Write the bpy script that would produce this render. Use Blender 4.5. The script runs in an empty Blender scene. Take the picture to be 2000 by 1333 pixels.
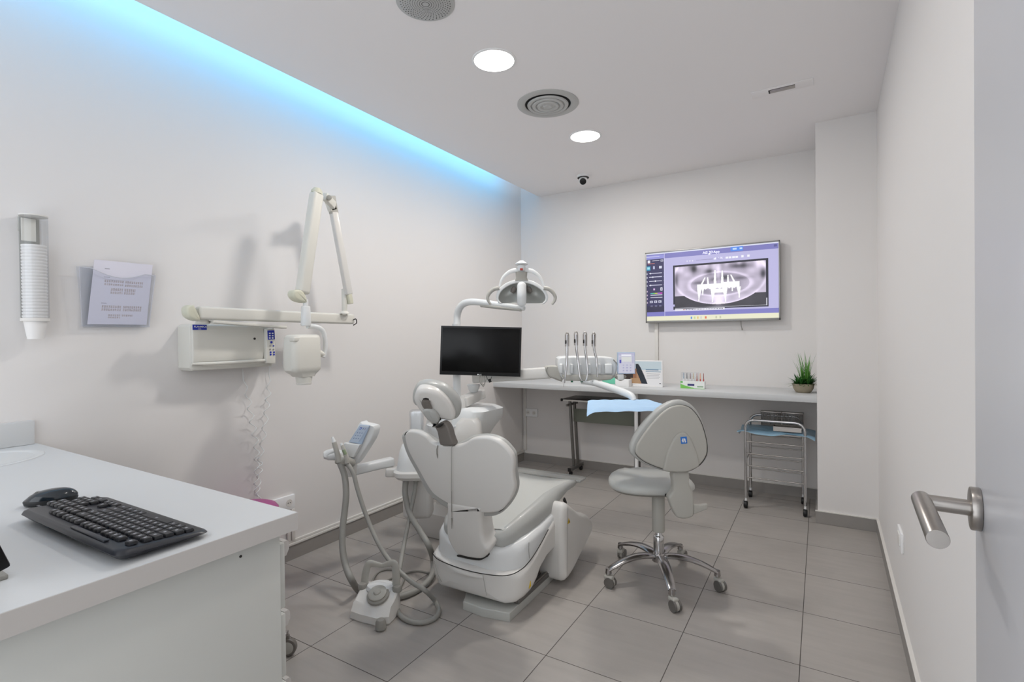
import bpy, bmesh, math, random
import numpy as np
from mathutils import Vector, Matrix
random.seed(7)
V = Vector
COL = bpy.context.scene.collection
PI = math.pi
# ------------------------------------------------------------------ camera model (metres, z up, +y into the room)
F = 994.796
YAW, PIT, ROL = math.radians(31.18709), math.radians(-.469067), math.radians(.647417)
_cy, _sy, _cp, _sp, _cr, _sr = math.cos(YAW), math.sin(YAW), math.cos(PIT), math.sin(PIT), math.cos(ROL), math.sin(ROL)
FW = V((-_sy*_cp, _cy*_cp, _sp)); _r0 = V((_cy, _sy, 0)); _d0 = FW.cross(_r0)
RT = _cr*_r0 + _sr*_d0
DN = -_sr*_r0 + _cr*_d0
EYE = V((0, 0, 1.309))
def ray(u, v): return RT*((u-1000)/F) + DN*((v-666.5)/F) + FW
def W(u, v, **k):
    """point on the plane x=, y= or z= seen at (u, v) of the survey photograph"""
    d = ray(u, v); (a, val), = k.items(); i = 'xyz'.index(a)
    return EYE + d*((val-EYE[i])/d[i])
def D(u, v, dep): return EYE + ray(u, v)*dep
def PP(u, v, p0, n):
    d = ray(u, v); return EYE + d*((V(p0)-EYE).dot(V(n))/d.dot(V(n)))
H = 2.755; XL = -2.70; YB = 4.67
FL = V((-_sy, _cy, 0)); RL = V((_cy, _sy, 0)); UP = V((0, 0, 1))     # level view directions

cam = bpy.data.cameras.new('camera'); co = bpy.data.objects.new('camera', cam); COL.objects.link(co)
cam.sensor_width = 36; cam.sensor_fit = 'HORIZONTAL'; cam.lens = F/2000*36; cam.clip_start = .02
m = Matrix.Identity(4)
for i in range(3):
    m[i][0], m[i][1], m[i][2], m[i][3] = RT[i], -DN[i], -FW[i], EYE[i]
co.matrix_world = m
bpy.context.scene.camera = co

# ------------------------------------------------------------------ materials
def lin(c):
    return tuple((x/12.92 if x <= .04045 else ((x+.055)/1.055)**2.4) for x in c)
def mat(name, rgb, rough=.5, metal=0., var=.03, scale=12., bump=0., bscale=60., coat=0., emit=None, es=1., alpha=1., trans=0., ior=1.45, spec=.5):
    """Principled surface whose colour is gently varied by a noise texture"""
    m = bpy.data.materials.new(name); m.use_nodes = True; nt = m.node_tree; n = nt.nodes; b = n['Principled BSDF']
    c = lin([x/255 for x in rgb])
    tc = n.new('ShaderNodeTexCoord'); no = n.new('ShaderNodeTexNoise'); no.inputs['Scale'].default_value = scale; no.inputs['Detail'].default_value = 3
    nt.links.new(tc.outputs['Object'], no.inputs['Vector'])
    mx = n.new('ShaderNodeMix'); mx.data_type = 'RGBA'
    mx.inputs[6].default_value = (*[x*(1-var) for x in c], 1); mx.inputs[7].default_value = (*[min(1, x*(1+var)) for x in c], 1)
    nt.links.new(no.outputs['Fac'], mx.inputs[0]); nt.links.new(mx.outputs[2], b.inputs['Base Color'])
    b.inputs['Roughness'].default_value = rough; b.inputs['Metallic'].default_value = metal
    b.inputs['Coat Weight'].default_value = coat; b.inputs['Transmission Weight'].default_value = trans; b.inputs['IOR'].default_value = ior
    b.inputs['Specular IOR Level'].default_value = spec
    if alpha < 1: b.inputs['Alpha'].default_value = alpha
    if emit: b.inputs['Emission Color'].default_value = (*lin([x/255 for x in emit]), 1); b.inputs['Emission Strength'].default_value = es
    if bump:
        n2 = n.new('ShaderNodeTexNoise'); n2.inputs['Scale'].default_value = bscale; n2.inputs['Detail'].default_value = 4
        nt.links.new(tc.outputs['Object'], n2.inputs['Vector'])
        bp = n.new('ShaderNodeBump'); bp.inputs['Strength'].default_value = bump; bp.inputs['Distance'].default_value = .004
        nt.links.new(n2.outputs['Fac'], bp.inputs['Height']); nt.links.new(bp.outputs[0], b.inputs['Normal'])
    return m
def clear(name, rgb=(235, 240, 245), glossy=.12, rough=.08):
    m = bpy.data.materials.new(name); m.use_nodes = True; nt = m.node_tree; n = nt.nodes
    for x in list(n): n.remove(x)
    o = n.new('ShaderNodeOutputMaterial'); t = n.new('ShaderNodeBsdfTransparent'); g = n.new('ShaderNodeBsdfGlossy'); mx = n.new('ShaderNodeMixShader')
    lw = n.new('ShaderNodeLayerWeight'); lw.inputs['Blend'].default_value = .35
    mp = n.new('ShaderNodeMapRange'); mp.inputs[3].default_value = glossy*.5; mp.inputs[4].default_value = min(1, glossy*2.2)
    nt.links.new(lw.outputs['Facing'], mp.inputs[0]); nt.links.new(mp.outputs[0], mx.inputs[0])
    t.inputs[0].default_value = (*lin([x/255 for x in rgb]), 1); g.inputs['Roughness'].default_value = rough; g.inputs[0].default_value = (.8, .82, .85, 1)
    nt.links.new(t.outputs[0], mx.inputs[1]); nt.links.new(g.outputs[0], mx.inputs[2]); nt.links.new(mx.outputs[0], o.inputs[0])
    return m
def painted_mat(name, emis=0., rough=.5):
    """shows the colours painted into the mesh; glows when it is a screen"""
    m = bpy.data.materials.new(name); m.use_nodes = True; nt = m.node_tree; n = nt.nodes; b = n['Principled BSDF']
    a = n.new('ShaderNodeVertexColor'); a.layer_name = 'paint'
    if emis:
        b.inputs['Base Color'].default_value = (.01, .01, .01, 1); nt.links.new(a.outputs[0], b.inputs['Emission Color']); b.inputs['Emission Strength'].default_value = emis
    else: nt.links.new(a.outputs[0], b.inputs['Base Color'])
    b.inputs['Roughness'].default_value = rough
    return m
M = dict(
 wall=mat('wall_paint', (228, 225, 223), .85, var=.008, scale=1.5, bump=.03, bscale=300),
 ceil=mat('ceiling_paint', (242, 239, 239), .9, var=.006, scale=2),
 door=mat('door_lacquer', (204, 205, 210), .28, var=.005, spec=.5),
 top=mat('white_laminate', (208, 210, 211), .42, var=.01),
 panel=mat('laminate_panel', (205, 206, 201), .6, var=.01),
 edge=mat('laminate_edge', (196, 192, 188), .5, var=.01),
 shell=mat('white_shell_plastic', (216, 214, 210), .32, var=.01, coat=.15),
 shell2=mat('cool_white_plastic', (222, 224, 224), .3, var=.01, coat=.2),
 cream=mat('cream_plastic', (218, 216, 208), .4, var=.01),
 cream2=mat('ivory_cap_plastic', (208, 207, 188), .45, var=.01),
 uph=mat('grey_vinyl', (176, 177, 174), .36, var=.02, bump=.05, bscale=220, coat=.1),
 seat=mat('pale_vinyl', (196, 197, 193), .4, var=.02, bump=.05, bscale=220),
 dgrey=mat('dark_grey_cover', (112, 107, 102), .5, var=.04),
 hose=mat('grey_hose_rubber', (150, 149, 144), .5, var=.02),
 grey=mat('warm_grey_plastic', (176, 174, 167), .45, var=.02),
 mgrey=mat('mid_grey_plastic', (150, 148, 142), .5, var=.02),
 plate=mat('base_plate_enamel', (186, 187, 182), .35, var=.02),
 slot=mat('dark_gap', (40, 38, 36), .7),
 black=mat('black_plastic', (22, 23, 25), .4, var=.05),
 blackg=mat('black_screen_glass', (7, 7, 8), .25, var=.02, spec=.3),
 kb=mat('keyboard_charcoal', (38, 40, 46), .35, var=.04),
 key=mat('keycap_black', (27, 28, 32), .38, var=.05),
 kbm=mat('keycap_legend', (170, 172, 178), .5),
 mouse=mat('mouse_gloss', (24, 34, 42), .18, var=.05, coat=.5),
 chrome=mat('polished_chrome', (205, 205, 206), .14, 1., var=.02),
 steel=mat('brushed_steel', (168, 163, 158), .3, 1., var=.06, scale=90),
 alu=mat('cast_aluminium', (168, 165, 164), .22, 1., var=.04),
 tubem=mat('grey_painted_tube', (122, 120, 117), .35, .6, var=.03),
 tabletop=mat('dark_brown_tabletop', (46, 38, 36), .3, var=.06),
 modesty=mat('grey_green_panel', (120, 124, 113), .55, var=.02),
 base=mat('tile_skirting', (150, 146, 142), .5, var=.10, scale=9),
 cap=mat('white_trunking', (224, 221, 216), .5, var=.01),
 cloth=mat('blue_paper_cloth', (172, 203, 232), .8, var=.04, bump=.2, bscale=90),
 blue=mat('label_blue', (36, 52, 168), .5), blue2=mat('logo_blue', (38, 112, 196), .5), blue3=mat('pale_keypad_blue', (176, 194, 216), .4),
 white=mat('plain_white', (240, 240, 240), .6), paper=mat('paper_white', (226, 225, 234), .8, var=.01),
 ink=mat('ink_grey', (120, 118, 122), .8), red=mat('signal_red', (190, 70, 60), .5), yellow=mat('warning_yellow', (214, 180, 40), .5),
 pink=mat('magenta_vinyl', (168, 78, 136), .4), green=mat('mint_box_card', (120, 212, 180), .6), dgreen=mat('dark_green_plug', (20, 92, 62), .5),
 leaf=mat('plant_leaf_green', (52, 106, 44), .5, var=.3, scale=40), leaf2=mat('plant_blade_green', (92, 148, 62), .5, var=.25, scale=40),
 pot=mat('stone_pot', (156, 146, 126), .85, var=.12, scale=60, bump=.3, bscale=200), soil=mat('dark_soil', (48, 38, 30), .95, bump=.5),
 tvframe=mat('silver_bezel', (150, 150, 148), .35, .5), ventdark=mat('vent_shadow', (38, 38, 38), .9), vent=mat('vent_enamel', (186, 186, 184), .5),
 acry=clear('clear_acrylic', (251, 252, 254), .10), tubeclear=clear('clear_tube', (250, 251, 252), .10),
 glass=clear('blue_glass', (200, 218, 228), .2), cup=mat('white_cup_plastic', (232, 230, 228), .5, var=.01),
 lens=mat('lamp_reflector', (176, 178, 174), .35, .3, var=.05), smoke=mat('clouded_guard', (176, 178, 174), .2, alpha=.5),
 lampglow=mat('lamp_diffuser', (255, 255, 255), .5, emit=(255, 250, 244), es=9.),
 skyglow=mat('cyan_strip', (120, 220, 255), .5, emit=(40, 180, 255), es=5.),
)
def floor_mat():
    m = bpy.data.materials.new('grey_porcelain_tiles'); m.use_nodes = True; nt = m.node_tree; n = nt.nodes; L = nt.links.new; b = n['Principled BSDF']
    g = n.new('ShaderNodeNewGeometry'); sx = n.new('ShaderNodeSeparateXYZ'); L(g.outputs['Position'], sx.inputs[0])
    def mth(op, a, bb=None, c=None):
        k = n.new('ShaderNodeMath'); k.operation = op
        for i, q in enumerate((a, bb, c)):
            if q is None: continue
            if isinstance(q, (int, float)): k.inputs[i].default_value = q
            else: L(q, k.inputs[i])
        return k.outputs[0]
    P = .447
    ds = []
    for ax, off in (('X', -.076), ('Y', .0545)):
        t = mth('PINGPONG', mth('SUBTRACT', sx.outputs[ax], off-20*P), P/2)
        ds.append(t)
    d = mth('MINIMUM', ds[0], ds[1])
    ix = mth('FLOOR', mth('DIVIDE', mth('SUBTRACT', sx.outputs['X'], -.076), P)); iy = mth('FLOOR', mth('DIVIDE', mth('SUBTRACT', sx.outputs['Y'], .0545), P))
    wn = n.new('ShaderNodeTexWhiteNoise'); cb = n.new('ShaderNodeCombineXYZ'); L(ix, cb.inputs[0]); L(iy, cb.inputs[1]); L(cb.outputs[0], wn.inputs['Vector'])
    mp = n.new('ShaderNodeMapping'); mp.inputs['Scale'].default_value = (3, 26, 1); L(g.outputs['Position'], mp.inputs['Vector'])
    ad = n.new('ShaderNodeVectorMath'); ad.operation = 'ADD'; L(mp.outputs[0], ad.inputs[0]); L(wn.outputs['Color'], ad.inputs[1])
    n1 = n.new('ShaderNodeTexNoise'); n1.inputs['Scale'].default_value = 1.2; n1.inputs['Detail'].default_value = 6; L(ad.outputs[0], n1.inputs['Vector'])
    n2 = n.new('ShaderNodeTexNoise'); n2.inputs['Scale'].default_value = 5; n2.inputs['Detail'].default_value = 5; L(g.outputs['Position'], n2.inputs['Vector'])
    f = mth('ADD', mth('MULTIPLY', n1.outputs['Fac'], .5), mth('MULTIPLY', n2.outputs['Fac'], .5))
    f = mth('ADD', f, mth('MULTIPLY', mth('SUBTRACT', wn.outputs['Value'], .5), .12))
    cr = n.new('ShaderNodeValToRGB'); e = cr.color_ramp.elements
    e[0].position = .3; e[0].color = (*lin((.625, .605, .585)), 1); e[1].position = .72; e[1].color = (*lin((.68, .658, .638)), 1); L(f, cr.inputs[0])
    gm = mth('LESS_THAN', d, .0016)
    mx = n.new('ShaderNodeMix'); mx.data_type = 'RGBA'; L(gm, mx.inputs[0]); L(cr.outputs[0], mx.inputs[6]); mx.inputs[7].default_value = (*lin((.3, .285, .27)), 1)
    L(mx.outputs[2], b.inputs['Base Color']); b.inputs['Roughness'].default_value = .42
    L(mth('ADD', mth('MULTIPLY', gm, .4), .40), b.inputs['Roughness'])
    bp = n.new('ShaderNodeBump'); bp.inputs['Strength'].default_value = .4; bp.inputs['Distance'].default_value = .003
    mr = mth('MINIMUM', mth('DIVIDE', d, .003), 1.); L(mth('ADD', mr, mth('MULTIPLY', n2.outputs['Fac'], .06)), bp.inputs['Height']); L(bp.outputs[0], b.inputs['Normal'])
    return m
M['floor'] = floor_mat()

# ------------------------------------------------------------------ geometry helpers (world coordinates)
ORG = {}
def cr_closed(pts, n=4):
    out = []; k = len(pts)
    for i in range(k):
        a, b, c, d = [V(pts[(i+j-1) % k]) for j in range(4)]
        for s in range(n):
            t = s/n; out.append(.5*((2*b)+(c-a)*t+(2*a-5*b+4*c-d)*t*t+(-a+3*b-3*c+d)*t**3))
    return out
def cr_open(pts, n=6):
    P = [V(p) for p in pts]; P = [2*P[0]-P[1]]+P+[2*P[-1]-P[-2]]; out = []
    for i in range(1, len(P)-2):
        a, b, c, d = P[i-1:i+3]
        for s in range(n):
            t = s/n; out.append(.5*((2*b)+(c-a)*t+(2*a-5*b+4*c-d)*t*t+(-a+3*b-3*c+d)*t**3))
    out.append(P[-2]); return out
def rr(w, h, r, n=4):
    """rounded rectangle in 2-D, counter-clockwise"""
    r = min(r, w/2-1e-4, h/2-1e-4); o = []
    for cx, cy, a0 in ((w/2-r, h/2-r, 0), (-w/2+r, h/2-r, 90), (-w/2+r, -h/2+r, 180), (w/2-r, -h/2+r, 270)):
        for k in range(n+1):
            a = math.radians(a0+90*k/n); o.append((cx+r*math.cos(a), cy+r*math.sin(a)))
    return o
class B:
    def __init__(s): s.v = []; s.f = []; s.mi = []; s.m = 0
    def add(s, vs, fs):
        k = len(s.v); s.v += [V(p) for p in vs]; s.f += [[i+k for i in f] for f in fs]; s.mi += [s.m]*len(fs); return s
    def loft(s, rings, cap=True, closed=False):
        n = len(rings[0]); vs = [p for r in rings for p in r]; fs = []; R = len(rings)
        for a in range(R if closed else R-1):
            b = (a+1) % R
            for i in range(n):
                j = (i+1) % n; fs.append([a*n+i, a*n+j, b*n+j, b*n+i])
        if cap and not closed: fs += [list(range(n))[::-1], [(R-1)*n+i for i in range(n)]]
        return s.add(vs, fs)
    def obox(s, c, ax, ay, az, bev=.0, seg=2):
        """box with centre c and half-extent vectors"""
        bm = bmesh.new(); r = bmesh.ops.create_cube(bm, size=2)
        T = Matrix((ax, ay, az)).transposed().to_4x4(); T.translation = V(c)
        bmesh.ops.transform(bm, matrix=T, verts=bm.verts)
        if bev: bmesh.ops.bevel(bm, geom=bm.edges[:], offset=bev, segments=seg, profile=.5, affect='EDGES', clamp_overlap=True)
        bm.verts.index_update(); s.add([v.co.copy() for v in bm.verts], [[v.index for v in f.verts] for f in bm.faces]); bm.free(); return s
    def box(s, a, b, bev=.0, seg=2):
        a, b = V(a), V(b); h = (b-a)/2
        return s.obox((a+b)/2, V((abs(h.x), 0, 0)), V((0, abs(h.y), 0)), V((0, 0, abs(h.z))), bev, seg)
    def bar(s, p, q, w, h, up=UP, bev=.004, seg=3):
        p, q = V(p), V(q); d = (q-p); L = d.length; d.normalize(); sd = d.cross(V(up)).normalized(); u = sd.cross(d)
        return s.obox((p+q)/2, d*L/2, sd*w/2, u*h/2, bev, seg)
    def tube(s, pts, r, n=12, sm=6, closed=False, cap=True, flat=None):
        k = len(pts); rad = r if isinstance(r, (list, tuple)) else [r]*k
        P = [V((*p, q)[:3]) for p, q in zip([tuple(x) for x in pts], rad)]
        if sm > 1 and k > 2:
            Q = (cr_closed if closed else cr_open)(P, sm); cnt = len(Q)
            rd = []
            for i in range(cnt):
                t = i/sm; a = int(t) % k if closed else min(int(t), k-1); b2 = (a+1) % k if closed else min(a+1, k-1); rd.append(rad[a]+(rad[b2]-rad[a])*(t-int(t)))
        else: Q, rd = P, rad
        c = len(Q); T = []
        for i in range(c):
            a = Q[(i-1) % c] if closed or i > 0 else Q[i]; b2 = Q[(i+1) % c] if closed or i < c-1 else Q[i]
            T.append((b2-a).normalized())
        u = T[0].orthogonal().normalized(); rings = []
        if flat is not None: u = (V(flat)-T[0]*T[0].dot(V(flat))).normalized()
        for i in range(c):
            if i: u = (u-T[i]*u.dot(T[i])).normalized()
            w = T[i].cross(u); rings.append([Q[i]+(u*math.cos(2*PI*j/n)*(1 if flat is None else .45)+w*math.sin(2*PI*j/n))*rd[i] for j in range(n)])
        return s.loft(rings, cap, closed)
    def cyl(s, p, q, r, r2=None, n=24, bev=0):
        p, q = V(p), V(q); r2 = r if r2 is None else r2
        if bev:
            d = (q-p).normalized(); return s.tube([p, p+d*bev*.3, p+d*bev, q-d*bev, q-d*bev*.3, q], [r-bev, r-bev*.3, r, r2, r2-bev*.3, r2-bev], n, 1)
        return s.tube([p, q], [r, r2], n, 1)
    def lathe(s, o, prof, axis=UP, n=32, sx=1., ref=None):
        o = V(o); a = V(axis).normalized(); u = (V(ref) if ref is not None else a.orthogonal()).normalized(); w = a.cross(u)
        return s.loft([[o+a*z+(u*math.cos(2*PI*j/n)*sx+w*math.sin(2*PI*j/n))*max(r, 1e-5) for j in range(n)] for r, z in prof], True)
    def slab(s, out, nrm, th, r=.006, sm=4, seg=4, rb=None, dome=0.):
        """outline (3-D, planar) thickened by th along nrm with rounded rims; r at the start face, rb at the far face"""
        nrm = V(nrm).normalized(); O = cr_closed(out, sm) if sm > 1 else [V(p) for p in out]; k = len(O); rb = r if rb is None else rb
        ar = V((0, 0, 0))
        for i in range(k): ar += O[i].cross(O[(i+1) % k])
        sg = 1 if ar.dot(nrm) > 0 else -1; N = []
        for i in range(k):
            t1 = (O[i]-O[i-1]); t2 = (O[(i+1) % k]-O[i]); t = (t1.normalized()+t2.normalized()) if t1.length > 1e-7 and t2.length > 1e-7 else t1+t2
            N.append((nrm.cross(t)*sg).normalized())
        rings = []
        for j in range(seg+1):
            a = PI/2*j/seg; rings.append((r*(1-math.sin(a)), r*(1-math.cos(a))))
        rings = [(a, b) for a, b in rings]
        front = rings; back = [(rb*(1-math.cos(PI/2*j/seg)), th-rb*(1-math.sin(PI/2*j/seg))) for j in range(seg+1)]
        rs = [(ins, h) for ins, h in front]+back
        s.loft([[O[i]+N[i]*ins+nrm*h for i in range(k)] for ins, h in rs], True); return s
    def quad(s, a, b, c, d): return s.add([a, b, c, d], [[0, 1, 2, 3]])
    def build(s, name, mt, parent=None, ang=38, org=None):
        me = bpy.data.meshes.new(name)
        if parent is not None: o0 = ORG[parent]
        elif org is not None: o0 = V(org)
        else:
            xs = [[p[i] for p in s.v] for i in range(3)]; o0 = V(((min(xs[0])+max(xs[0]))/2, (min(xs[1])+max(xs[1]))/2, min(xs[2])))
        me.from_pydata([p-o0 for p in s.v], [], s.f); me.update()
        for q in (mt if isinstance(mt, (list, tuple)) else [mt]): me.materials.append(M[q] if isinstance(q, str) else q)
        me.polygons.foreach_set('material_index', s.mi)
        bm = bmesh.new(); bm.from_mesh(me); bmesh.ops.recalc_face_normals(bm, faces=bm.faces); bm.to_mesh(me); bm.free()
        me.polygons.foreach_set('use_smooth', [True]*len(me.polygons)); me.set_sharp_from_angle(angle=math.radians(ang)); me.update()
        o = bpy.data.objects.new(name, me); COL.objects.link(o)
        if parent is not None: o.parent = parent
        else: o.location = o0
        ORG[o] = o0; return o
def tag(o, label, cat, group=None, kind=None):
    if label: o['label'] = label
    if cat: o['category'] = cat
    if group: o['group'] = group
    if kind: o['kind'] = kind
    return o
def thing(name, loc, label, cat, group=None):
    o = bpy.data.objects.new(name, None); COL.objects.link(o); o.location = V(loc); o.empty_display_size = .05; ORG[o] = V(loc)
    return tag(o, label, cat, group)
def struct(b, name, mt, label, cat='wall', parent=None):
    o = b.build(name, mt, parent, org=(0, 0, 0) if parent is None else None)
    if parent is None: tag(o, label, cat, kind='structure')
    return o
def copy_tree(o, loc, parent=None):
    c = o.copy(); COL.objects.link(c)
    if parent is None: c.location = V(loc); ORG[c] = V(loc)
    else: c.parent = parent; ORG[c] = ORG[parent]
    for ch in [x for x in bpy.data.objects if x.parent == o]: copy_tree(ch, None, c)
    return c
def text(s, p, u, v, size, mt, parent, name='lettering', align='LEFT', bold=False):
    """lettering laid on a surface: p = baseline start, u = reading direction, v = up direction"""
    cu = bpy.data.curves.new(name, 'FONT'); cu.body = s; cu.size = size; cu.align_x = align; cu.resolution_u = 2
    if bold: cu.offset = size*.02
    t = bpy.data.objects.new('tmp_text', cu); COL.objects.link(t)
    bpy.context.view_layer.update(); dg = bpy.context.evaluated_depsgraph_get(); me = bpy.data.meshes.new_from_object(t.evaluated_get(dg))
    bpy.data.objects.remove(t)
    u = V(u).normalized(); v = V(v).normalized(); w = u.cross(v); T = Matrix((u, v, w)).transposed().to_4x4(); T.translation = V(p)+w*.0006-ORG[parent]
    me.transform(T); me.materials.clear(); me.materials.append(M[mt]); me.name = name
    o = bpy.data.objects.new(name, me); COL.objects.link(o); o.parent = parent; ORG[o] = ORG[parent]; return o
# ---- painted surfaces: small colour fields computed in code and stored on the mesh
def canvas(w, h, c): a = np.zeros((h, w, 3)); a[:] = np.array(c)/255.; return a
def rect(a, x0, y0, x1, y1, c, al=1.):
    h, w, _ = a.shape; X0, X1 = int(round(x0*w)), max(int(round(x1*w)), int(round(x0*w))+1); Y0, Y1 = int(round(y0*h)), max(int(round(y1*h)), int(round(y0*h))+1)
    a[Y0:Y1, X0:X1] = a[Y0:Y1, X0:X1]*(1-al)+np.array(c)/255.*al
def painted(name, a, tl, tr, bl, mt, parent=None, org=None):
    h, w, _ = a.shape; tl, tr, bl = V(tl), V(tr), V(bl); o0 = ORG[parent] if parent is not None else V(org)
    U = np.array(tr-tl); Dv = np.array(bl-tl); gx = np.linspace(0, 1, w+1); gy = np.linspace(0, 1, h+1)
    P = np.array(tl-o0)[None, None]+gx[None, :, None]*U+gy[:, None, None]*Dv
    me = bpy.data.meshes.new(name); idx = np.arange((w+1)*(h+1)).reshape(h+1, w+1)
    fs = np.stack([idx[:-1, :-1], idx[1:, :-1], idx[1:, 1:], idx[:-1, 1:]], -1).reshape(-1, 4)
    me.from_pydata(P.reshape(-1, 3).tolist(), [], fs.tolist())
    ca = me.color_attributes.new('paint', 'FLOAT_COLOR', 'CORNER')
    c = np.clip(a, 0, 1); c = np.where(c <= .04045, c/12.92, ((c+.055)/1.055)**2.4).reshape(-1, 3)
    full = np.ones((len(fs), 4, 4)); full[:, :, :3] = c[:, None, :]; ca.data.foreach_set('color', full.ravel())
    me.materials.append(mt); me.update(); o = bpy.data.objects.new(name, me); COL.objects.link(o)
    if parent is not None: o.parent = parent; ORG[o] = ORG[parent]
    else: o.location = o0; ORG[o] = o0
    return o
PM_EMIT = painted_mat('screen_pixels', .86, .3); PM_DIM = painted_mat('panel_pixels', .8, .3); PM = painted_mat('printed_surface', 0, .6)

# ================================================================== THE ROOM
Y0 = -1.3
def xr(y): return .322-.0153*(4.09-y)
b = B(); b.box((-2.9, Y0, -.1), (.7, 4.9, 0)); struct(b, 'floor', 'floor', 'grey stone effect floor tiles with dark joints', 'floor')
b = B(); b.box((XL-.1, Y0, 0), (XL, 4.9, 3.1)); struct(b, 'wall_left', 'wall', 'long white left wall washed by cyan light at its top')
b = B(); b.box((XL, YB, 0), (.5, YB+.1, 3.1)); struct(b, 'wall_back', 'wall', 'white back wall behind the long white desk')
b = B(); b.loft([[V((xr(y), y, z)), V((xr(y)+.12, y, z)), V((xr(y2)+.12, y2, z)), V((xr(y2), y2, z))] for y, y2 in ((Y0, 4.7),) for z in (0, H+.02)]); struct(b, 'wall_right', 'wall', 'white right wall beside the open door')
b = B(); b.box((-.022, 4.09, 0), (.45, 4.72, H+.02)); struct(b, 'wall_pillar', 'wall', 'white boxed pillar closing the right end of the desk')
b = B(); b.box((-2.48, Y0, H), (.6, 4.9, H+.09)); struct(b, 'ceiling', 'ceil', 'white dropped ceiling with downlights and a cove edge', 'ceiling')
b = B(); b.box((XL-.1, Y0, 3.0), (-2.2, 4.9, 3.08)); struct(b, 'trim_1', 'ceil', 'raised cove ceiling above the cyan light', 'ceiling')
# skirting
BT = .012
b = B(); b.box((XL, .75, 0), (XL+BT, YB, .082)); struct(b, 'baseboard_left', 'base', 'grey tile skirting along the left wall', 'baseboard')
b = B(); b.box((XL+BT, YB-BT, 0), (-.022-BT, YB, .082)); struct(b, 'baseboard_back', 'base', 'grey tile skirting under the desk', 'baseboard')
b = B(); b.box((-.022-BT, 4.09-BT, 0), (xr(4.09), 4.09, .082)); b.box((-.022-BT, 4.09, 0), (-.022, YB-BT, .082)); struct(b, 'baseboard_pillar', 'base', 'grey tile skirting around the pillar foot', 'baseboard')
b = B(); b.loft([[V((xr(y)-BT, y, z)), V((xr(y), y, z)), V((xr(y2), y2, z)), V((xr(y2)-BT, y2, z))] for y, y2 in ((.6, 4.09-BT),) for z in (0, .082)]); struct(b, 'baseboard_right', 'base', 'grey tile skirting along the right wall', 'baseboard')
b = B(); b.box((-.024-BT, 4.09-BT-.002, .082), (xr(4.09), 4.09, .088)); b.loft([[V((xr(y)-BT-.002, y, z)), V((xr(y), y, z)), V((xr(y2), y2, z)), V((xr(y2)-BT-.002, y2, z))] for y, y2 in ((.6, 4.09-BT),) for z in (.082, .088)])
b.box((XL, YB-BT-.001, .082), (-.022, YB, .087)); struct(b, 'trim_2', 'cap', 'thin white line capping the tile skirting', 'trim')
b = B(); b.box((XL, 1.0, .084), (XL+.018, YB, .1), .003); b.box((XL, 1.0, .1), (XL+.014, YB, .116), .003); struct(b, 'trim_3', 'cap', 'white cable trunking on top of the left skirting', 'trim')

# open door at the right
DE = V((.186, .95, 0)); dd = V((-.09, -1, 0)).normalized(); dn = V((-1, .09, 0)).normalized()
dr = B(); c = DE+dd*.40-dn*.02; dr.obox(c+UP*1.03, dd*.40, dn*.02, UP*1.02, .002)
door = struct(dr, 'door_1', 'door', 'white open door leaf at the right edge of the view', 'door')
hp = DE+dd*.050+UP*1.072
b = B(); b.cyl(hp, hp+dn*.011, .0285, bev=.0015, n=40); rose = b.build('handle_rosette', 'steel', door)
b = B(); e = hp+dn*.061
b.tube([hp+dn*.008, e-dn*.012, e-dn*.004+dd*.0, ], .0105, 24, 1)
q = V((.1165, .765, e.z-.006)); d2 = (q-e).normalized(); b.tube([e-d2*.010, e, q-d2*.001, q], [.0115, .0115, .0115, .011], 28, 1); b.build('lever_handle', 'steel', door)

# ================================================================== LIGHTS
def area(name, loc, rot, sx, sy, e, col=(1, 1, 1), shape='RECTANGLE', spread=PI):
    l = bpy.data.lights.new(name, 'AREA'); l.energy = e; l.size = sx; l.size_y = sy; l.shape = shape; l.color = col; l.spread = spread
    o = bpy.data.objects.new(name, l); COL.objects.link(o); o.location = V(loc); o.rotation_euler = rot; return o
def downlight(c, label, group='round recessed ceiling downlights'):
    t = thing('downlight', c, label, 'ceiling light', group)
    b = B(); b.lathe(c, [(.116, 0), (.116, -.003), (.112, -.005), (.104, -.005), (.104, 0)], n=48); b.build('trim_ring', 'white', t)
    b = B(); b.lathe(c, [(.001, -.0035), (.104, -.0035), (.104, -.001), (.001, -.001)], n=48); b.build('diffuser', 'lampglow', t)
    return t
L1 = W(965, 118, z=H); L2 = W(1143, 266, z=H)
downlight(L1, 'larger glowing round downlight, nearer to the camera than the vent', None)
downlight(L2, 'smaller looking glowing round downlight beyond the round vent', None)
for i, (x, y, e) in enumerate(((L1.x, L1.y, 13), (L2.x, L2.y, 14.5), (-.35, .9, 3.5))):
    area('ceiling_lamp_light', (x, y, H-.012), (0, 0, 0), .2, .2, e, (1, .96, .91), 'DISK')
# cyan strip hidden in the cove
b = B(); b.box((-2.475, Y0, 2.90), (-2.455, 4.3, 2.915)); o = b.build('cove_light_strip', 'skyglow'); tag(o, 'cyan light strip lying on the hidden cove ledge above the left wall', 'light strip')
a = area('cove_light', (-2.47, 1.55, 2.93), (0, math.radians(62), 0), .05, 5.4, 7.5, (.01, .55, 1.)); a.data.size = .05; a.data.size_y = 5.4
# fill light added from the world through the end left open behind the camera
w = bpy.data.worlds.new('world'); bpy.context.scene.world = w; w.use_nodes = True
w.node_tree.nodes['Background'].inputs[0].default_value = (.92, .955, 1, 1); w.node_tree.nodes['Background'].inputs[1].default_value = 1.9
sc = bpy.context.scene; sc.view_settings.view_transform = 'Standard'; sc.view_settings.look = 'None'; sc.view_settings.exposure = .13

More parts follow.
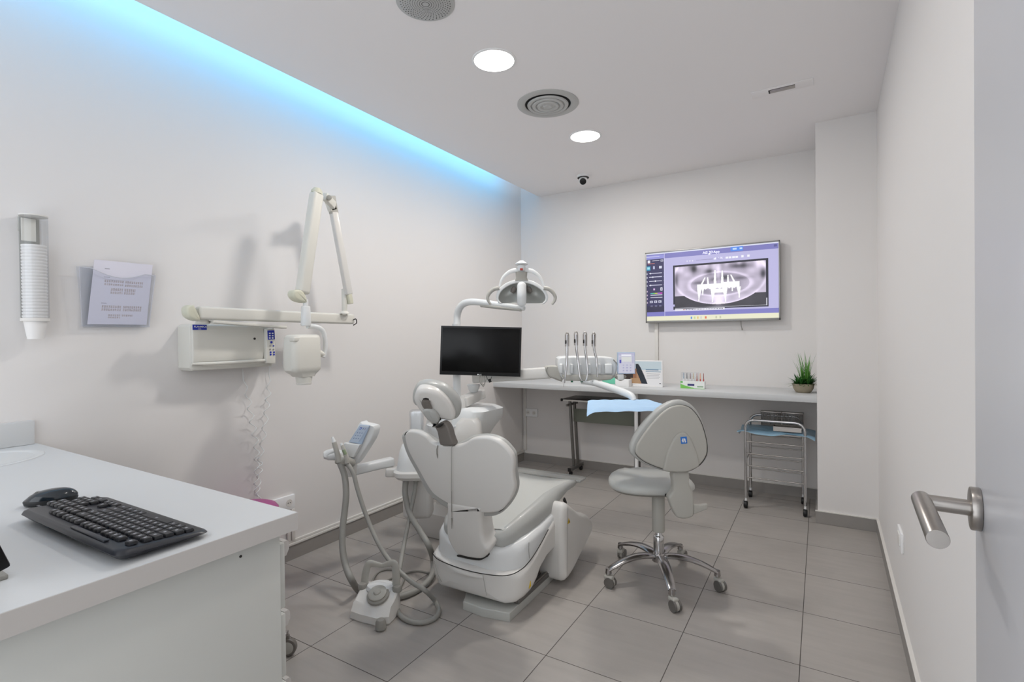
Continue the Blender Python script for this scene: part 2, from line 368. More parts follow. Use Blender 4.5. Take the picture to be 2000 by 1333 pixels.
# ================================================================== CEILING FITTINGS
c = W(1070, 203, z=H); t = thing('air_vent', c, 'round grey air vent of concentric rings between the two downlights', 'vent')
b = B(); b.lathe(c, [(.001, -.001), (.15, -.001), (.15, 0), (.001, 0)], n=48); b.build('vent_throat', 'ventdark', t)
b = B(); b.lathe(c, [(.19, 0), (.19, -.004), (.172, -.010), (.15, -.010), (.142, -.004), (.142, 0)], n=48); b.build('flange', 'vent', t)
for i, r in enumerate((.118, .088, .058)):
    b = B(); z = -.012-.003*i; b.lathe(c, [(r+.010, z+.004), (r+.007, z-.003), (r-.010, z-.003), (r-.016, z+.006)], n=40); b.build('ring', 'vent', t)
b = B(); b.lathe(c, [(.001, -.022), (.022, -.022), (.034, -.012), (.034, -.002)], n=32); b.build('centre_disc', 'vent', t)
c = W(831, 5, z=H); t = thing('ceiling_speaker', c, 'round perforated white ceiling speaker at the top edge', 'speaker')
b = B(); b.lathe(c, [(.125, 0), (.125, -.003), (.118, -.006), (.001, -.008)], n=48); b.build('grille', 'vent', t)
b = B()
for k in range(1, 11):
    for j in range(40):
        a = 2*PI*(j+k*.35)/40; r = .01*k+.006; p = c+V((r*math.cos(a), r*math.sin(a), -.0082+(k/11)*.0015)); w_ = .0012+.0001*k
        b.quad(p+V((-w_, -w_, 0)), p+V((w_, -w_, 0)), p+V((w_, w_, 0)), p+V((-w_, w_, 0)))
b.build('perforations', 'ventdark', t)
c = W(1527, 173, z=H); t = thing('emergency_light', c, 'small rectangular emergency fitting with a grey slot in the ceiling', 'ceiling fitting')
b = B(); b.box(c+V((-.16, -.05, -.004)), c+V((.16, .05, 0)), .002); b.build('housing', 'ceil', t)
b = B(); b.box(c+V((-.062, -.022, -.006)), c+V((.068, .022, -.003)), .001); b.build('slot_lens', 'steel', t)
b = B(); b.box(c+V((-.07, -.024, -.0055)), c+V((-.062, .022, -.003))); b.box(c+V((-.062, -.026, -.0055)), c+V((.068, -.022, -.003))); b.build('slot_shadow', 'slot', t)
c = W(1139, 343, z=H); t = thing('security_camera', c, 'small white dome security camera with a black lens on the ceiling', 'camera')
b = B(); b.lathe(c, [(.055, 0), (.055, -.012), (.048, -.02), (.001, -.02)]); b.build('mount', 'white', t)
b = B(); k = c+UP*-.045; d = V((.25, -.8, -.55)).normalized(); b.lathe(k, [(.04*math.sin(a), -.04*math.cos(a)) for a in [PI*i/14 for i in range(12)]], d); b.build('ball', 'white', t)
b = B(); b.lathe(k+d*.026, [(.03, 0), (.028, .008), (.018, .012), (.001, .012)], d); b.build('lens', 'black', t)
b = B(); b.lathe(c+UP*-.0205, [(.052, 0), (.052, -.0025), (.04, -.0025), (.04, 0)]); b.build('gasket', 'slot', t)

# ================================================================== BACK DESK AND WHAT STANDS ON IT
DZ = .872; DF = 4.10
b = B(); b.box((XL, DF, DZ-.044), (-.022, YB, DZ), .002); o = b.build('desk', 'top'); tag(o, 'long white wall desk running under the wall screen', 'desk')
b = B(); p = W(1242.5, 804, y=4.24); b.cyl((p.x, 4.24, 0), (p.x, 4.24, DZ-.044), .016); o = b.build('desk_leg_post', 'white'); tag(o, 'slim white round support post under the long desk', 'post')
# conduits, sockets, cable
b = B(); b.box((-1.292, YB-.022, DZ), (-1.262, YB, 1.44), .002); o = b.build('cable_duct', 'cap'); tag(o, 'white vertical cable duct from desk up to wall screen', 'cable duct')
b = B(); b.box((-2.683, YB-.02, .116), (-2.655, YB, DZ-.044), .002); o = b.build('cable_duct', 'cap'); tag(o, 'white vertical cable duct in the far left corner under the desk', 'cable duct')
def socket(p, u, n, w, h, label, holes):
    t = thing('wall_socket', p, label, 'socket'); u = V(u); n = V(n)
    b = B(); b.obox(V(p)+n*.009, u*w/2, UP*h/2, n*.009, .003); b.build('socket_plate', 'white', t)
    for k in holes:
        q = V(p)+u*k+n*.0185; b = B(); b.lathe(q, [(.021, 0), (.019, .001), (.017, -.0005), (.001, -.0008)], n, 24); b.build('outlet', 'cap', t)
        b = B(); b.obox(q+u*.007, u*.0025, UP*.0025, n*.001); b.obox(q-u*.007, u*.0025, UP*.0025, n*.001); b.build('pin_holes', 'slot', t)
socket((-2.595, YB, .512), (1, 0, 0), (0, -1, 0), .15, .082, 'white double socket low in the far corner under the desk', (-.036, .036))
socket((XL, 1.83, .345), (0, 1, 0), (1, 0, 0), .17, .085, 'white double socket on the left wall behind the counter corner', (-.04, .045))
b = B(); b.box((XL, 1.865, .116), (XL+.016, 1.885, .303), .002); b.box((XL, 1.89, .116), (XL+.02, 1.912, .303), .002); o = b.build('cable_duct', 'cap'); tag(o, 'short white cable duct below the left wall socket', 'cable duct')
b = B(); p = W(1447, 624, y=4.64); b.tube([p+UP*.03, p, p+V((.002, 0, -.05)), p+V((.008, 0, -.08))], .003, 8); b.cyl(p+V((.008, 0, -.078)), p+V((.010, 0, -.093)), .005); o = b.build('hanging_cable', 'mgrey'); tag(o, 'short loose cable hanging below the wall screen', 'cable')
# switch on the right wall
c = V((xr(2.79), 2.79, .402)); n = V((-1, .015, 0)).normalized(); u = n.cross(UP)
t = thing('wall_switch', c, 'white rectangular switch plate low on the right wall', 'switch')
b = B(); b.obox(c+n*.005, u*.07, UP*.042, n*.005, .002); b.build('switch_plate', 'white', t); b = B(); b.obox(c+n*.011+u*.0, u*.03, UP*.026, n*.003, .0015); b.build('rocker', 'cap', t)

# wall screen ------------------------------------------------------
tx0, tx1, tz0, tz1, ty = -1.357, -.271, 1.421, 2.058, 4.60
t = thing('wall_screen', ((tx0+tx1)/2, ty+.02, tz0), 'silver framed wall screen showing a purple tinted jaw radiograph', 'screen')
b = B(); b.box((tx0, ty+.004, tz0), (tx1, ty+.045, tz1), .004); b.build('screen_housing', 'tvframe', t)
b = B(); fr = .011
for a_, c_ in (((tx0, tz0), (tx1, tz0+fr*1.6)), ((tx0, tz1-fr), (tx1, tz1)), ((tx0, tz0), (tx0+fr, tz1)), ((tx1-fr, tz0), (tx1, tz1))):
    b.box((a_[0], ty-.006, a_[1]), (c_[0], ty+.006, c_[1]), .002)
b.build('bezel', 'tvframe', t)
b = B(); b.box((-1.0, ty+.04, 1.6), (-.62, YB, 1.9)); b.build('wall_bracket', 'black', t)
CW, CH = 520, 300
cv = canvas(CW, CH, (190, 186, 228))
rect(cv, 0, 0, 1, .022, (225, 228, 245)); rect(cv, .0, .018, 1, .085, (126, 124, 190)); rect(cv, 0, .87, 1, .935, (126, 124, 196)); rect(cv, 0, .935, 1, 1, (236, 234, 206))
rect(cv, .0, .03, .15, .085, (150, 150, 220)); rect(cv, .0, .045, .11, .052, (230, 230, 250)); rect(cv, .148, .0, .151, .935, (210, 208, 240))
rect(cv, .665, .015, .755, .072, (84, 140, 236)); rect(cv, .68, .03, .71, .055, (200, 225, 255)); rect(cv, .73, .03, .75, .055, (200, 225, 255)); rect(cv, .97, .03, .99, .06, (90, 90, 150))
rect(cv, .0, .087, .147, .87, (54, 50, 92)); rect(cv, .0, .78, .147, .87, (46, 42, 74))
rect(cv, .01, .1, .03, .14, (235, 235, 245)); rect(cv, .05, .105, .11, .115, (220, 220, 235)); rect(cv, .01, .145, .07, .155, (230, 140, 120)); rect(cv, .12, .1, .14, .13, (200, 200, 220)); rect(cv, .125, .108, .135, .122, (54, 50, 92))
rect(cv, 0, .185, .033, .25, (40, 150, 190)); rect(cv, .006, .2, .027, .235, (170, 230, 240)); rect(cv, .055, .19, .07, .235, (200, 205, 235)); rect(cv, .105, .195, .128, .23, (220, 222, 240))
for k, yy in enumerate((.29, .345, .405, .465)): rect(cv, .022, yy, .128, yy+.011, (214, 212, 235)); rect(cv, .03+.02*(k % 3), yy-.006, .036+.02*(k % 3), yy+.018, (245, 245, 255)); rect(cv, .0, yy, .008, yy+.02, (200, 200, 220)); rect(cv, .138, yy+.002, .141, yy+.008, (200, 200, 220))
rect(cv, .055, .52, .07, .545, (230, 190, 240)); rect(cv, .115, .51, .133, .555, (235, 235, 250)); rect(cv, .121, .52, .127, .545, (54, 50, 92))
for k, c_ in enumerate(((90, 190, 200), (110, 220, 120), (220, 210, 90), (180, 120, 220), (230, 60, 210))): rect(cv, .03+.02*k, .585, .05+.02*k, .6, c_)
rect(cv, .03, .615, .13, .622, (220, 220, 240)); rect(cv, .03, .65, .13, .66, (225, 222, 240))
for k in range(3): rect(cv, .025+.037*k, .70, .05+.037*k, .735, (206, 206, 226)); rect(cv, .03+.037*k, .71, .04+.037*k, .725, (80, 76, 120)); rect(cv, .03+.037*k, .77, .05+.037*k, .79, (110, 108, 140))
for k in range(4): rect(cv, .0, .55+.055*k, .007, .575+.055*k, (210, 190, 210))
for x in (.33, .352, .374): rect(cv, x, .145, x+.009, .165, (225, 223, 245))
rect(cv, .405, .152, .535, .156, (60, 58, 90)); rect(cv, .54, .14, .556, .165, (235, 235, 250)); rect(cv, .565, .143, .60, .165, (160, 156, 200))
for x in (.628, .652, .676, .70): rect(cv, x, .14, x+.02, .168, (245, 245, 255))
for x in (.742, .785): rect(cv, x, .137, x+.017, .165, (245, 245, 255))
rect(cv, .5, .07, .515, .098, (230, 230, 250))
# the radiograph
rx0, ry0, rx1, ry1 = .222, .205, .93, .845
rect(cv, rx0, ry0, rx1, ry1, (28, 26, 46))
ix0, iy0, ix1, iy1 = .235, .232, .915, .822
X0, X1, YY0, YY1 = int(ix0*CW), int(ix1*CW), int(iy0*CH), int(iy1*CH); w_, h_ = X1-X0, YY1-YY0
gx, gy = np.meshgrid(np.linspace(-1, 1, w_), np.linspace(0, 1, h_))
def gs(cx, cy, sx, sy, pw=2.): return np.exp(-(np.abs((gx-cx)/sx)**pw+np.abs((gy-cy)/sy)**pw))
def vn(sx, sy, seed):
    r = np.random.RandomState(seed).rand(sy+2, sx+2); ux = (gx+1)/2*sx; uy = gy*sy; i = ux.astype(int); j = uy.astype(int); fx = ux-i; fy = uy-j
    fx = fx*fx*(3-2*fx); fy = fy*fy*(3-2*fy)
    return (r[j, i]*(1-fx)+r[j, i+1]*fx)*(1-fy)+(r[j+1, i]*(1-fx)+r[j+1, i+1]*fx)*fy
I = .80+.0*gx
I += -.32*(vn(22, 5, 3)-.35)*np.clip(1-gy/.34, 0, 1)*1.3-.12*(vn(14, 10, 5)-.5)
I += -.45*gs(-.55, .08, .07, .08)-.5*gs(.45, .08, .2, .06)-.4*gs(-.2, .16, .08, .06)-.5*gs(.95, .3, .06, .1)-.35*gs(-.97, .33, .05, .18)
I += .25*gs(-.92, .06, .1, .1)+.3*gs(.9, .05, .1, .12)+.16*gs(-.0, .1, .05, .4)
el = ((gx-.02)/.68)**2+((gy-.47)/.28)**2
I += .16*np.exp(-((el-1)/.18)**2)-.10*(el < .9); I += -.28*gs(-.1, .36, .1, .05)-.34*gs(.15, .33, .1, .06)-.22*gs(.5, .36, .2, .04)-.22*gs(-.45, .42, .2, .04)
el2 = ((gx-.0)/1.02)**2+((gy-.28)/.66)**2
I += .16*np.exp(-((el2-1)/.07)**2)-.12*np.clip((.9-el2), 0, 1)*(gy > .6)
jaw = (el2 > 1.03) & (gy > .72); I = np.where(jaw, .2+.08*vn(12, 6, 9), I)
I += .22*gs(.0, .95, .14, .3)+.08*gs(0, .75, .45, .15)
tint = np.stack([np.clip(I, 0, 1.05)*.97, np.clip(I, 0, 1.05)*.92, np.clip(I, 0, 1.05)*1.0+.02], -1)
br = ((np.abs(gx+.01) < .47) & (gy > .455-.02*(gx > .1)) & (gy < .575+.012*np.sin(gx*60))); 
for x, y1 in ((-.43, .86), (-.35, .72), (-.12, .9), (.14, .9), (.30, .66), (.44, .82)):
    wdt = .055*np.clip((y1-gy)/.3, .25, 1); br |= (np.abs(gx-x-(gy-.6)*.05*np.sign(x)) < wdt) & (gy > .56) & (gy < y1)
br |= (np.abs(gx-.01) < .17) & (gy > .59) & (gy < .68)
for xa, ya, xb in ((-.30, .3, -.38), (-.24, .3, -.23), (-.075, .14, -.075), (.085, .16, .085), (.21, .27, .21), (.27, .27, .36)):
    xx = xa+(xb-xa)*(gy-ya)/(.47-ya); br |= (np.abs(gx-xx) < .014+.012*(gy-ya)/.2) & (gy > ya) & (gy < .47)
I2 = None
tint[br] = (1, 1, 1); cv[YY0:YY1, X0:X1] = tint
rect(cv, .235, .838, .62, .866, (236, 234, 244)); 
for k in range(26): rect(cv, .30+.012*k, .844, .306+.012*k, .858, ((150, 60, 60) if k < 2 else (90, 86, 120)))
rect(cv, ix0, .822, ix1, .828, (240, 240, 250)); rect(cv, .915, .73, .921, .83, (240, 240, 250)); rect(cv, .222, .77, .232, .8, (190, 186, 228))
for x, c_ in ((.36, (90, 150, 220)), (.385, (200, 220, 150)), (.41, (230, 200, 120)), (.435, (210, 210, 210)), (.47, (230, 120, 80)), (.55, (200, 200, 170)), (.58, (200, 200, 170))): rect(cv, x, .955, x+.012, .985, c_)
painted('display_picture', cv, (tx0+fr, ty-.001, tz1-fr), (tx1-fr, ty-.001, tz1-fr), (tx0+fr, ty-.001, tz0+fr*1.6), PM_EMIT, t)
M['textglow'] = mat('screen_text', (235, 235, 255), .5, emit=(235, 235, 255), es=.9)
text('AIS 2DApp', (-.86, ty-.002, tz1-fr-.046), (1, 0, 0), (0, 0, 1), .030, 'textglow', t, 'screen_title')
text('1 : 1.35', (-.76, ty-.002, tz1-fr-.098), (1, 0, 0), (0, 0, 1), .02, 'textglow', t, 'screen_text')

# framed leaflet on the desk --------------------------------------------
p = W(1294, 757, z=DZ); q = W(1207, 753, z=DZ); yl = 4.30
a0 = W(1207, 757, y=yl).x; a1 = W(1294.5, 757, y=yl).x; zt = W(1294, 705, y=yl).z
t = thing('leaflet_stand', ((a0+a1)/2, yl, DZ), 'white framed leaflet with a dark smiling portrait wedge standing on the desk', 'sign')
b = B(); b.obox(((a0+a1)/2, yl+.008, (DZ+zt)/2), V(((a1-a0)/2, 0, 0)), V((0, .006, 0)), UP*(zt-DZ)/2, .002); b.obox(((a0+a1)/2, yl+.02, DZ+.003), V(((a1-a0)/2, 0, 0)), V((0, .03, 0)), UP*.003, .001); b.build('frame', 'white', t)
cv = canvas(120, 70, (238, 238, 240)); rect(cv, .0, 0, 1, .36, (196, 216, 228)); rect(cv, .44, .0, 1, .30, (206, 222, 230)); rect(cv, 0, 0, .44, .72, (206, 222, 232))
h, w_ = 70, 120
for j in range(h):
    for i in range(w_):
        x, y = i/w_, j/h
        if y > .52 and y < .80 and x < .34: cv[j, i] = (.22, .18, .17)
        e0 = .44+.25*(y-.1)**.8 if y > .1 else 9
        if y > .1 and x > .40 and x < e0+.02 and y < .93: cv[j, i] = (.17, .2, .24) if x > e0-.12 else (.72, .56, .43)
        if y > .3 and y < .93 and .34 < x < .42: cv[j, i] = (.62, .44, .33)
        if y > .70 and y < .93 and .28 < x < .50: cv[j, i] = (.74, .60, .46)
rect(cv, .0, .80, .25, 1, (238, 236, 238)); rect(cv, .64, .33, .93, .37, (120, 150, 175)); rect(cv, .64, .42, .98, .445, (150, 175, 195))
for k in range(4): rect(cv, .66, .52+.06*k, .97-.03*(k % 2), .53+.06*k, (170, 172, 178))
rect(cv, .95, .9, .985, .93, (60, 60, 70))
painted('leaflet_print', cv, (a0+.008, yl+.0015, zt-.008), (a1-.01, yl+.0015, zt-.008), (a0+.008, yl+.0015, DZ+.012), PM, t)
# burs box -------------------------------------------------------------
x0, x1 = W(1329, 757, y=4.28).x, W(1376, 757, y=4.28).x
t = thing('bur_box', ((x0+x1)/2, 4.3, DZ), 'white and green dental bur box with a row of coloured shanks on top', 'box')
zb = W(1340, 745, y=4.28).z
b = B(); b.box((x0, 4.28, DZ), (x1, 4.34, zb), .002); b.build('carton', 'white', t)
b = B(); b.box((x0, 4.30, zb), (x1-.05, 4.335, W(1340, 728, y=4.3).z), .002); b.build('clear_cover', 'tubeclear', t)
cv = canvas(60, 18, (236, 240, 236)); rect(cv, 0, 0, .1, .3, (120, 190, 110))
for i in range(60):
    yy = .95-.45*math.sin(min(1, i/40)*PI/2+.2) if i < 34 else 1.1
    rect(cv, i/60, min(.95, .35+.6*(i/40)**.7 if i < 34 else .97), (i+1)/60, 1, (128, 204, 96))
rect(cv, .30, .35, .58, .6, (60, 60, 120)); rect(cv, .7, .6, .95, .8, (150, 180, 150))
painted('carton_print', cv, (x0, 4.2795, zb), (x1, 4.2795, zb), (x0, 4.2795, DZ), PM, t)
cols = [(120, 160, 190), (60, 60, 70), (120, 60, 80), (200, 170, 90), (190, 90, 60), (230, 150, 90), (150, 60, 50)]
for k in range(7):
    xx = x0+.02+k*.026; mk = mat('bur_shank_colour', cols[k], .4); b = B(); b.cyl((xx, 4.31, zb), (xx, 4.31, zb+.018), .004, n=10); b.m = 1; b.cyl((xx, 4.31, zb+.018), (xx, 4.31, zb+.065), .0028, .002, n=10); b.build('bur', ['red' if k > 3 else 'white', mk], t)
# green boxes behind the delivery head ----------------------------------
x0, x1 = W(1176, 748, y=4.42).x, W(1212, 748, y=4.42).x
t = thing('mint_glove_box', ((x0+x1)/2, 4.45, DZ), 'mint green carton on the desk behind the instrument head', 'box'); zt2 = W(1190, 739, y=4.42).z
b = B(); b.box((x0, 4.42, DZ), (x1, 4.52, zt2), .003); b.build('carton', 'green', t); b = B(); b.box((x1-.05, 4.4195, DZ+.001), (x1-.04, 4.4205, zt2-.002)); b.build('white_stripe', 'white', t)
x0, x1 = W(1206, 757, y=4.25).x, W(1232, 757, y=4.25).x
b = B(); b.box((x0, 4.2, DZ), (x1, 4.285, W(1210, 741, y=4.25).z), .003); o = b.build('small_carton', 'white'); tag(o, 'small plain white carton in front of the framed leaflet', 'box')
# plant ------------------------------------------------------------------
c = W(1569, 767, z=DZ); t = thing('potted_plant', c, 'small green artificial plant in a stone coloured bowl pot', 'plant')
b = B(); b.lathe(c, [(.045, 0), (.052, .006), (.066, .03), (.073, .065), (.069, .066), (.062, .05), (.001, .05)], n=32); b.build('pot', 'pot', t)
b = B(); b.lathe(c+UP*.051, [(.062, 0), (.03, .008), (.001, .01)]); b.build('soil', 'soil', t)
def blade(b, o, az, tilt, L, w, bend, seg=5):
    d = V((math.cos(az), math.sin(az), 0)); s_ = V((-d.y, d.x, 0)); pts = []
    for k in range(seg+1):
        f = k/seg; ang = tilt+bend*f; r = L*f; p = V(o)+d*(math.sin(ang)*r)+UP*(math.cos(ang)*r); ww = w*(1-f)**.7*(1 if k else .6); pts.append((p-s_*ww/2, p+s_*ww/2+UP*.0))
    vs = [q for pr in pts for q in pr]; b.add(vs, [[2*k, 2*k+1, 2*k+3, 2*k+2] for k in range(seg)])
b = B()
for (ox, oy, hh) in ((-.035, -.01, .065), (.03, -.02, .07), (.0, .02, .08), (-.012, -.03, .06), (.042, .012, .07)):
    for k in range(46): blade(b, c+V((ox, oy, .052)), random.uniform(0, 2*PI), random.uniform(.1, 1.3), random.uniform(.9, 1.75)*hh, .015, .35)
b.build('rosette_leaves', 'leaf', t)
b = B()
for k in range(46): blade(b, c+V((.012+random.uniform(-.02, .02), .0+random.uniform(-.02, .02), .06)), random.uniform(0, 2*PI), random.uniform(0, .28), random.uniform(.15, .27), .008, .16)
b.build('grass_blades', 'leaf2', t)

# ================================================================== TABLE AND TROLLEY UNDER THE DESK
ty0, ty1 = 4.335, 4.60
xa, xb = -2.06, -1.375; zt = .718
t = thing('instrument_table', ((xa+xb)/2, 4.45, 0), 'grey tube frame side table with dark top on castors under the desk', 'table')
b = B(); b.box((xa-.02, ty0, zt-.012), (xb, ty1+.04, zt+.004), .002); b.build('tabletop', 'tabletop', t)
b = B(); b.box((xa-.01, ty0-.006, zt-.016), (xb, ty0, zt-.002), .001); b.build('edge_strip', 'cap', t)
for x in (xa-.022,): 
    b = B(); b.box((x-.01, ty0-.012, zt-.02), (x+.006, ty0+.008, zt+.006), .003); b.build('corner_cap', 'black', t)
for sx, x in ((1, xa+.015), (-1, xb-.03)):
    for y in (4.43, 4.53):
        b = B(); b.bar((x, y, zt-.016), (x+sx*.035 if sx > 0 else x-.005, y, .075), .022, .03, V((0, 1, 0)), .004); b.build('leg', 'tubem', t)
    b = B(); xf = x+.035 if sx > 0 else x-.005; b.bar((xf, 4.33, .06), (xf, 4.63, .06), .028, .034, UP, .003); f = b.build('foot', 'tubem', t)
    b = B(); b.box((xf-.015, 4.322, .043), (xf+.015, 4.331, .078), .002); b.build('end_cap', 'black', f)
    b = B(); b.bar((x, 4.36, zt-.06), (x, 4.60, zt-.06), .02, .02, UP, .003); b.build('bracket', 'tubem', t)
    for y in (4.36, 4.595):
        b = B(); b.cyl((xf-.012, y, .021), (xf+.012, y, .021), .021, bev=.004, n=20); b.cyl((xf, y, .03), (xf, y, .044), .007); b.build('castor', 'black', t)
b = B(); b.box((xa+.03, 4.475, .49), (xb-.03, 4.485, .615), .002); b.build('modesty_panel', 'modesty', t)

# trolley -----------------------------------------------------------------
t = thing('steel_trolley', (-.29, 4.35, 0), 'chrome tube instrument trolley with empty shelf rails under the desk end', 'trolley')
def uframe(y, x0, x1, ztop, r=.06):
    pts = [(x0, y, .075), (x0, y, ztop-r)]
    pts += [(x0+r-r*math.cos(a), y, ztop-r+r*math.sin(a)) for a in (PI/8, PI/4, 3*PI/8, PI/2)]
    pts += [(x1-r+r*math.sin(a), y, ztop-r+r*math.cos(a)) for a in (0, PI/8, PI/4, 3*PI/8, PI/2)]
    return pts+[(x1, y, .075)]
for y, x0, x1 in ((4.19, -.487, -.098), (4.49, -.487, -.118)):
    b = B(); b.tube(uframe(y, x0, x1, .665), .0105, 14, 1); b.build('side_frame', 'chrome', t)
    for z in (.50, .41, .32, .23):
        b = B(); b.cyl((x0, y, z), (x1, y, z), .0045, n=10); b.build('rail', 'steel', t)
for x in (-.487, -.105):
    for z in (.57, .36):
        b = B(); b.cyl((x, 4.19, z), (x, 4.49, z), .005, n=10); b.build('cross_rail', 'steel', t)
b = B(); b.box((-.475, 4.2, .565), (-.12, 4.48, .57)); b.build('shelf_plate', 'steel', t)
for x, y in ((-.487, 4.19), (-.098, 4.19), (-.487, 4.49), (-.118, 4.49)):
    b = B(); b.cyl((x, y, .05), (x, y, .09), .008, n=12); b.build('stem', 'white', t)
    b = B(); b.cyl((x-.014, y-.01, .0265), (x+.014, y-.01, .0265), .026, bev=.006, n=24); b.build('castor', 'black', t)
def cloth_patch(name, x0, x1, y0, y1, z, drop, mt, label, cat, nx=28, ny=20, seed=1):
    rnd = np.random.RandomState(seed); ph = rnd.rand(6)*6; b = B(); vs = []
    for j in range(ny+1):
        for i in range(nx+1):
            u, v = i/nx, j/ny; x = x0+(x1-x0)*u; y = y0+(y1-y0)*v; e = max(0, abs(u-.5)*2-.78)/.22; g = max(0, abs(v-.5)*2-.8)/.2
            vs.append((x, y, z+.0025*math.sin(9*u+ph[0])*math.cos(7*v+ph[1])+.002*math.sin(23*u+17*v+ph[2])-drop*(e**1.6)*(.6+.4*math.sin(8*v+ph[3]))-drop*.5*g**1.6*(.6+.4*math.sin(9*u+ph[4]))))
    b.add(vs, [[j*(nx+1)+i, j*(nx+1)+i+1, (j+1)*(nx+1)+i+1, (j+1)*(nx+1)+i] for j in range(ny) for i in range(nx)])
    o = b.build(name, mt, ang=180); tag(o, label, cat); return o
M['cloth2'] = mat('blue_cover_film', (150, 190, 215), .6, alpha=.72, var=.05)
cloth_patch('blue_liner', -.545, -.035, 4.175, 4.53, .585, .055, 'cloth2', 'translucent blue liner draped over the trolley top', 'cloth', seed=4)
for k, (x0, x1) in enumerate(((-.405, -.265), (-.255, -.115))):
    t = thing('instrument_cassette', ((x0+x1)/2, 4.46, .59), ('left' if k == 0 else 'right')+' upright clear instrument box at the back of the trolley top', 'box', None)
    M['smk'] = M.get('smk') or mat('smoky_plastic', (120, 116, 112), .2, alpha=.55)
    b = B(); b.box((x0, 4.44, .59), (x1, 4.5, .70), .004); b.build('case', 'smk', t)
    b = B(); b.box((x0-.004, 4.436, .693), (x1+.004, 4.504, .703), .002); b.build('rim', 'steel', t)
    b = B()
    for q in range(5): b.bar((x0+.02+q*.022, 4.455, .6), (x0+.012+q*.026, 4.475, .685), .006, .006)
    b.build('contents', 'steel', t)
t = thing('steel_tray', (-.2, 4.26, .59), 'shallow steel instrument tray at the front right of the trolley top', 'tray')
b = B(); x0, x1 = -.30, -.12; b.box((x0, 4.21, .592), (x1, 4.32, .597)); b.tube([(x0, 4.21, .622), (x1, 4.21, .622), (x1, 4.32, .622), (x0, 4.32, .622)], .004, 8, 1, closed=True)
b.box((x0, 4.208, .594), (x1, 4.211, .62)); b.box((x0, 4.319, .594), (x1, 4.322, .62)); b.box((x0-.001, 4.21, .594), (x0+.002, 4.32, .62)); b.box((x1-.002, 4.21, .594), (x1+.001, 4.32, .62)); b.build('tray_body', 'steel', t)

# ================================================================== COUNTER WITH KEYBOARD AT THE LEFT
CZ = .903; cx1 = -1.053; cy0, cy1 = .13, .757
t = thing('counter_cabinet', (-1.9, .45, 0), 'white base cabinet with drawers under the foreground worktop', 'cabinet')
b = B(); b.box((-1.106, cy0+.02, .0), (-1.088, .735, CZ-.04), .001); b.box((XL+.03, cy0+.02, 0), (-1.106, cy0+.038, CZ-.04)); b.box((XL+.03, cy0+.038, .05), (-1.106, .735, .07)); b.build('carcass', 'panel', t)
zs = [(.825, .665), (.655, .50), (.49, .22), (.21, .06)]
for k, (z1, z0) in enumerate(zs):
    b = B(); b.box((-1.6, .737, z0), (-1.103, .758, z1-.004), .003); dwr = b.build('drawer', 'panel', t)
    b = B(); pr_ = [V((-1.3, .758, z1-.004)), V((-1.3, .770, z1-.004)), V((-1.3, .774, z1-.010)), V((-1.3, .774, z1-.026)), V((-1.3, .766, z1-.04)), V((-1.3, .758, z1-.04))]
    b.loft([[p+V((dx, 0, 0)) for p in pr_] for dx in (0, .190)]); b.build('pull_lip', 'edge', dwr)
b = B(); b.cyl((-1.0885, .64, .835), (-1.087, .64, .835), .003, n=10); b.build('screw_hole', 'slot', t)
# worktop with an oval basin opening
bm = bmesh.new(); sxc, syc, ra, rb_ = -2.47, .44, .17, .24
outer = [(XL, cy0), (cx1, cy0), (cx1, cy1), (XL, cy1)]; N = 48
inner = [(sxc+ra*math.cos(2*PI*i/N), syc+rb_*math.sin(2*PI*i/N)) for i in range(N)]
def loop(pts, z): 
    vs = [bm.verts.new((x, y, z)) for x, y in pts]; return vs, [bm.edges.new((vs[i], vs[(i+1) % len(vs)])) for i in range(len(vs))]
for z in (CZ, CZ-.04):
    v1, e1 = loop(outer, z); v2, e2 = loop(inner, z); bmesh.ops.triangle_fill(bm, edges=e1+e2, use_beauty=True)
    if z == CZ: A = (v1, v2)
    else:
        for p, q in ((A[0], v1), (A[1], v2)):
            for i in range(len(p)): bm.faces.new((p[i], p[(i+1) % len(p)], q[(i+1) % len(p)], q[i]))
bm.verts.index_update(); wk = B(); wk.add([v.co.copy() for v in bm.verts], [[v.index for v in f.verts] for f in bm.faces]); bm.free()
t = thing('worktop', (-1.9, .45, CZ-.04), 'white laminate worktop in the left foreground under the keyboard', 'worktop')
wk.build('worktop_slab', 'top', t)
b = B(); b.box((cx1, cy0, CZ-.04), (cx1+.002, cy1, CZ-.0005)); b.build('front_edging', 'edge', t)
b = B(); b.box((XL, cy0, CZ), (XL+.022, cy1-.01, CZ+.095), .004); b.build('upstand', 'top', t)
b = B(); b.lathe((sxc, syc, CZ), [(ra+.022, .0005), (ra+.02, .003), (ra+.004, .003), (ra-.02, -.012), (ra-.06, -.055), (ra-.11, -.085), (.02, -.095), (.001, -.095), (.001, -.1), (ra-.1, -.094), (ra-.05, -.066), (ra-.008, -.02), (ra-.003, -.003)], UP, 48, 1.0, (1, 0, 0))
for i, p in enumerate(b.v): b.v[i] = V((p.x, syc+(p.y-syc)*rb_/ra, p.z))
b.build('wash_basin', 'shell2', t)
# keyboard ---------------------------------------------------------------
kc = V((-1.316, .488, CZ)); ku = V((1, .012, 0)).normalized(); kv = V((-.012, 1, 0)).normalized()   # ku right edge in the photo, kv to the user side (far)
t = thing('keyboard', kc, 'black full size keyboard lying on the white worktop', 'keyboard')
def kp(a, c, z): return kc+ku*a+kv*c+UP*z
KW, KD = .238, .083
